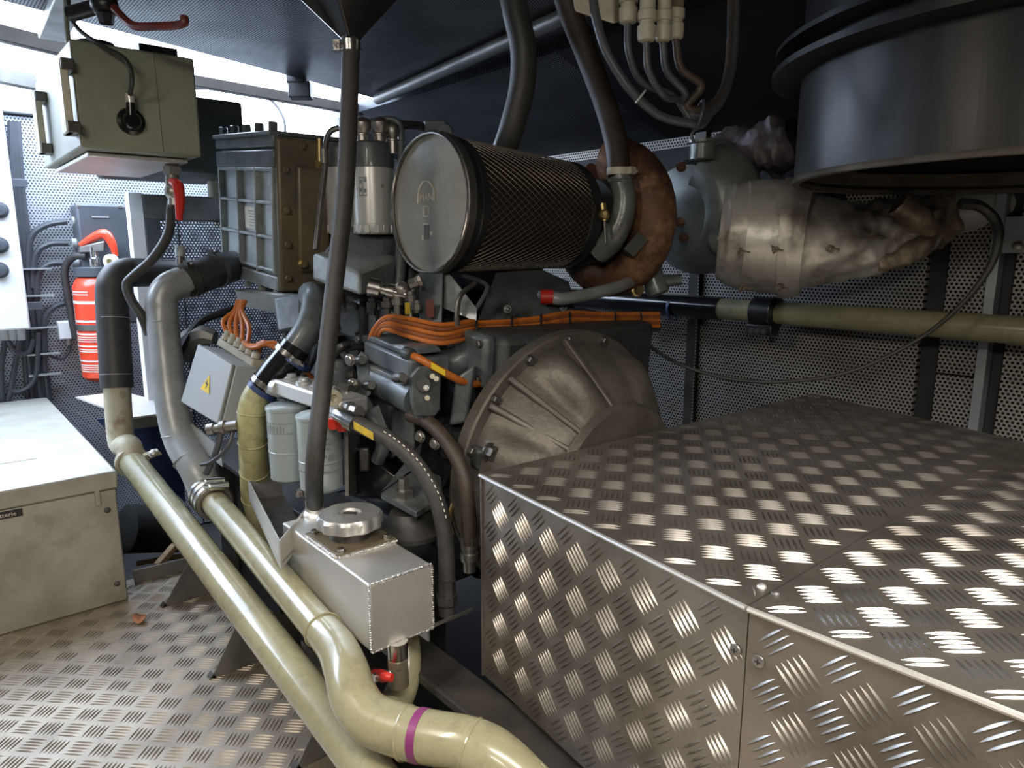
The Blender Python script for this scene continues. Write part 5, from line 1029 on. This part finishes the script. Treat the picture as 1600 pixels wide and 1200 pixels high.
# ------------------------------------------------------------------ overhead terminal box and cables
t = T('overhead_terminal_box', 'dirty beige terminal box with cable glands at the top', 'box')
a = at(893, 8, 1.30); MB().hexa([at(893, -2, 1.30), at(1075, -2, 1.20), at(1085, -10, 1.40), at(910, -15, 1.48)], [q+UP*.12 for q in (at(893, -2, 1.30), at(1075, -2, 1.20), at(1085, -10, 1.40), at(910, -15, 1.48))]).build('body', 'gland', t, bevel=.008)
MB().hexa([at(897, 18, 1.28), at(960, 38, 1.26), at(985, 30, 1.34), at(930, 10, 1.36)], [at(893, -4, 1.28), at(958, -4, 1.26), at(990, -4, 1.34), at(930, -4, 1.36)]).build('corner_flange', 'gland', t, bevel=.004)
glc = ((981, 38, 1.26, .017), (1010, 66, 1.24, .0165), (1036, 66, 1.25, .0145), (1056, 62, 1.27, .014))
for k, (px, py, d, r) in enumerate(glc):
    b0 = at(px, py, d); MB().lathe(b0, UP, [(0, r*.55), (.003, r*.9), (.012, r), (.026, r*1.0), (.027, r*.8), (.034, r*.8), (.035, r*1.02), (.05, r*1.02), (.052, r*.85), (.07, r*.85)], 12).build('cable_gland', 'gland_light', t)
BN = at(1092, 180, 1.32)
for k, (px, py, d, r) in enumerate(glc):
    pts = [at(px, py, d), at(px+2+k*2, py+45, d+.01), at(px+22+k*6, py+90-k*6, d+.03), at(1055+k*6, 165+k*4-12, 1.31), BN+V((0, 0, .01*(k-2))), at(1125, 150, 1.36), at(1140, 90, 1.4), at(1143, -20, 1.42)]
    tag(MB().tube(pts, .0068 if k < 3 else .0075, 10, 8).build('gland_cable', 'cable' if k < 3 else 'brownhose'), '%s pale overhead gland' % ('black cable curving down from the big leftmost', 'black cable curving down from the second', 'black cable curving down from the third', 'brown cable dropping from the rightmost')[k], 'cable', 'cables from the overhead glands')
tag(MB().tube([at(925, -20, 1.27), at(932, 30, 1.27), at(950, 85, 1.27), at(985, 140, 1.28), at(1030, 180, 1.30), at(1075, 192, 1.31), BN-V((0, 0, .012)), at(1128, 155, 1.36), at(1146, 90, 1.4), at(1150, -20, 1.42)], .0085, 10, 8).build('loop_cable', 'cable'), 'long black cable looping left of the overhead glands', 'cable')
tag(MB().torus(BN, Rt-UP*.2, .026, .003, 16, 6).tube([BN-V((0, 0, .02)), BN-V((0, 0, .035))-Rt*.012, BN-V((0, 0, .05))-Rt*.006], .003, 6).build('cable_tie', 'cable'), 'knotted tie around the overhead cable bundle', 'tie')
tag(MB().torus(at(1001, 151, 1.285), Rt-UP*.8, .013, .002, 14, 6).build('cable_tie', 'box_grey'), 'small pale tie joining two overhead cables', 'tie')
# deep clutter on the far side of the engine
t = T('exhaust_manifold', 'dark cast manifold along the top of the engine behind the filters', 'manifold')
eb(MB(), (-1.15, .05, .42), (-.40, .30, .60)).build('casting', 'engine_dark', t, bevel=.03)
for k in range(5): MB().cyl(E(-1.05+k*.16, .04, .5), E(-1.05+k*.16, -.05, .42), .035, n=14).build('runner', 'engine_dark', t)
finalize()
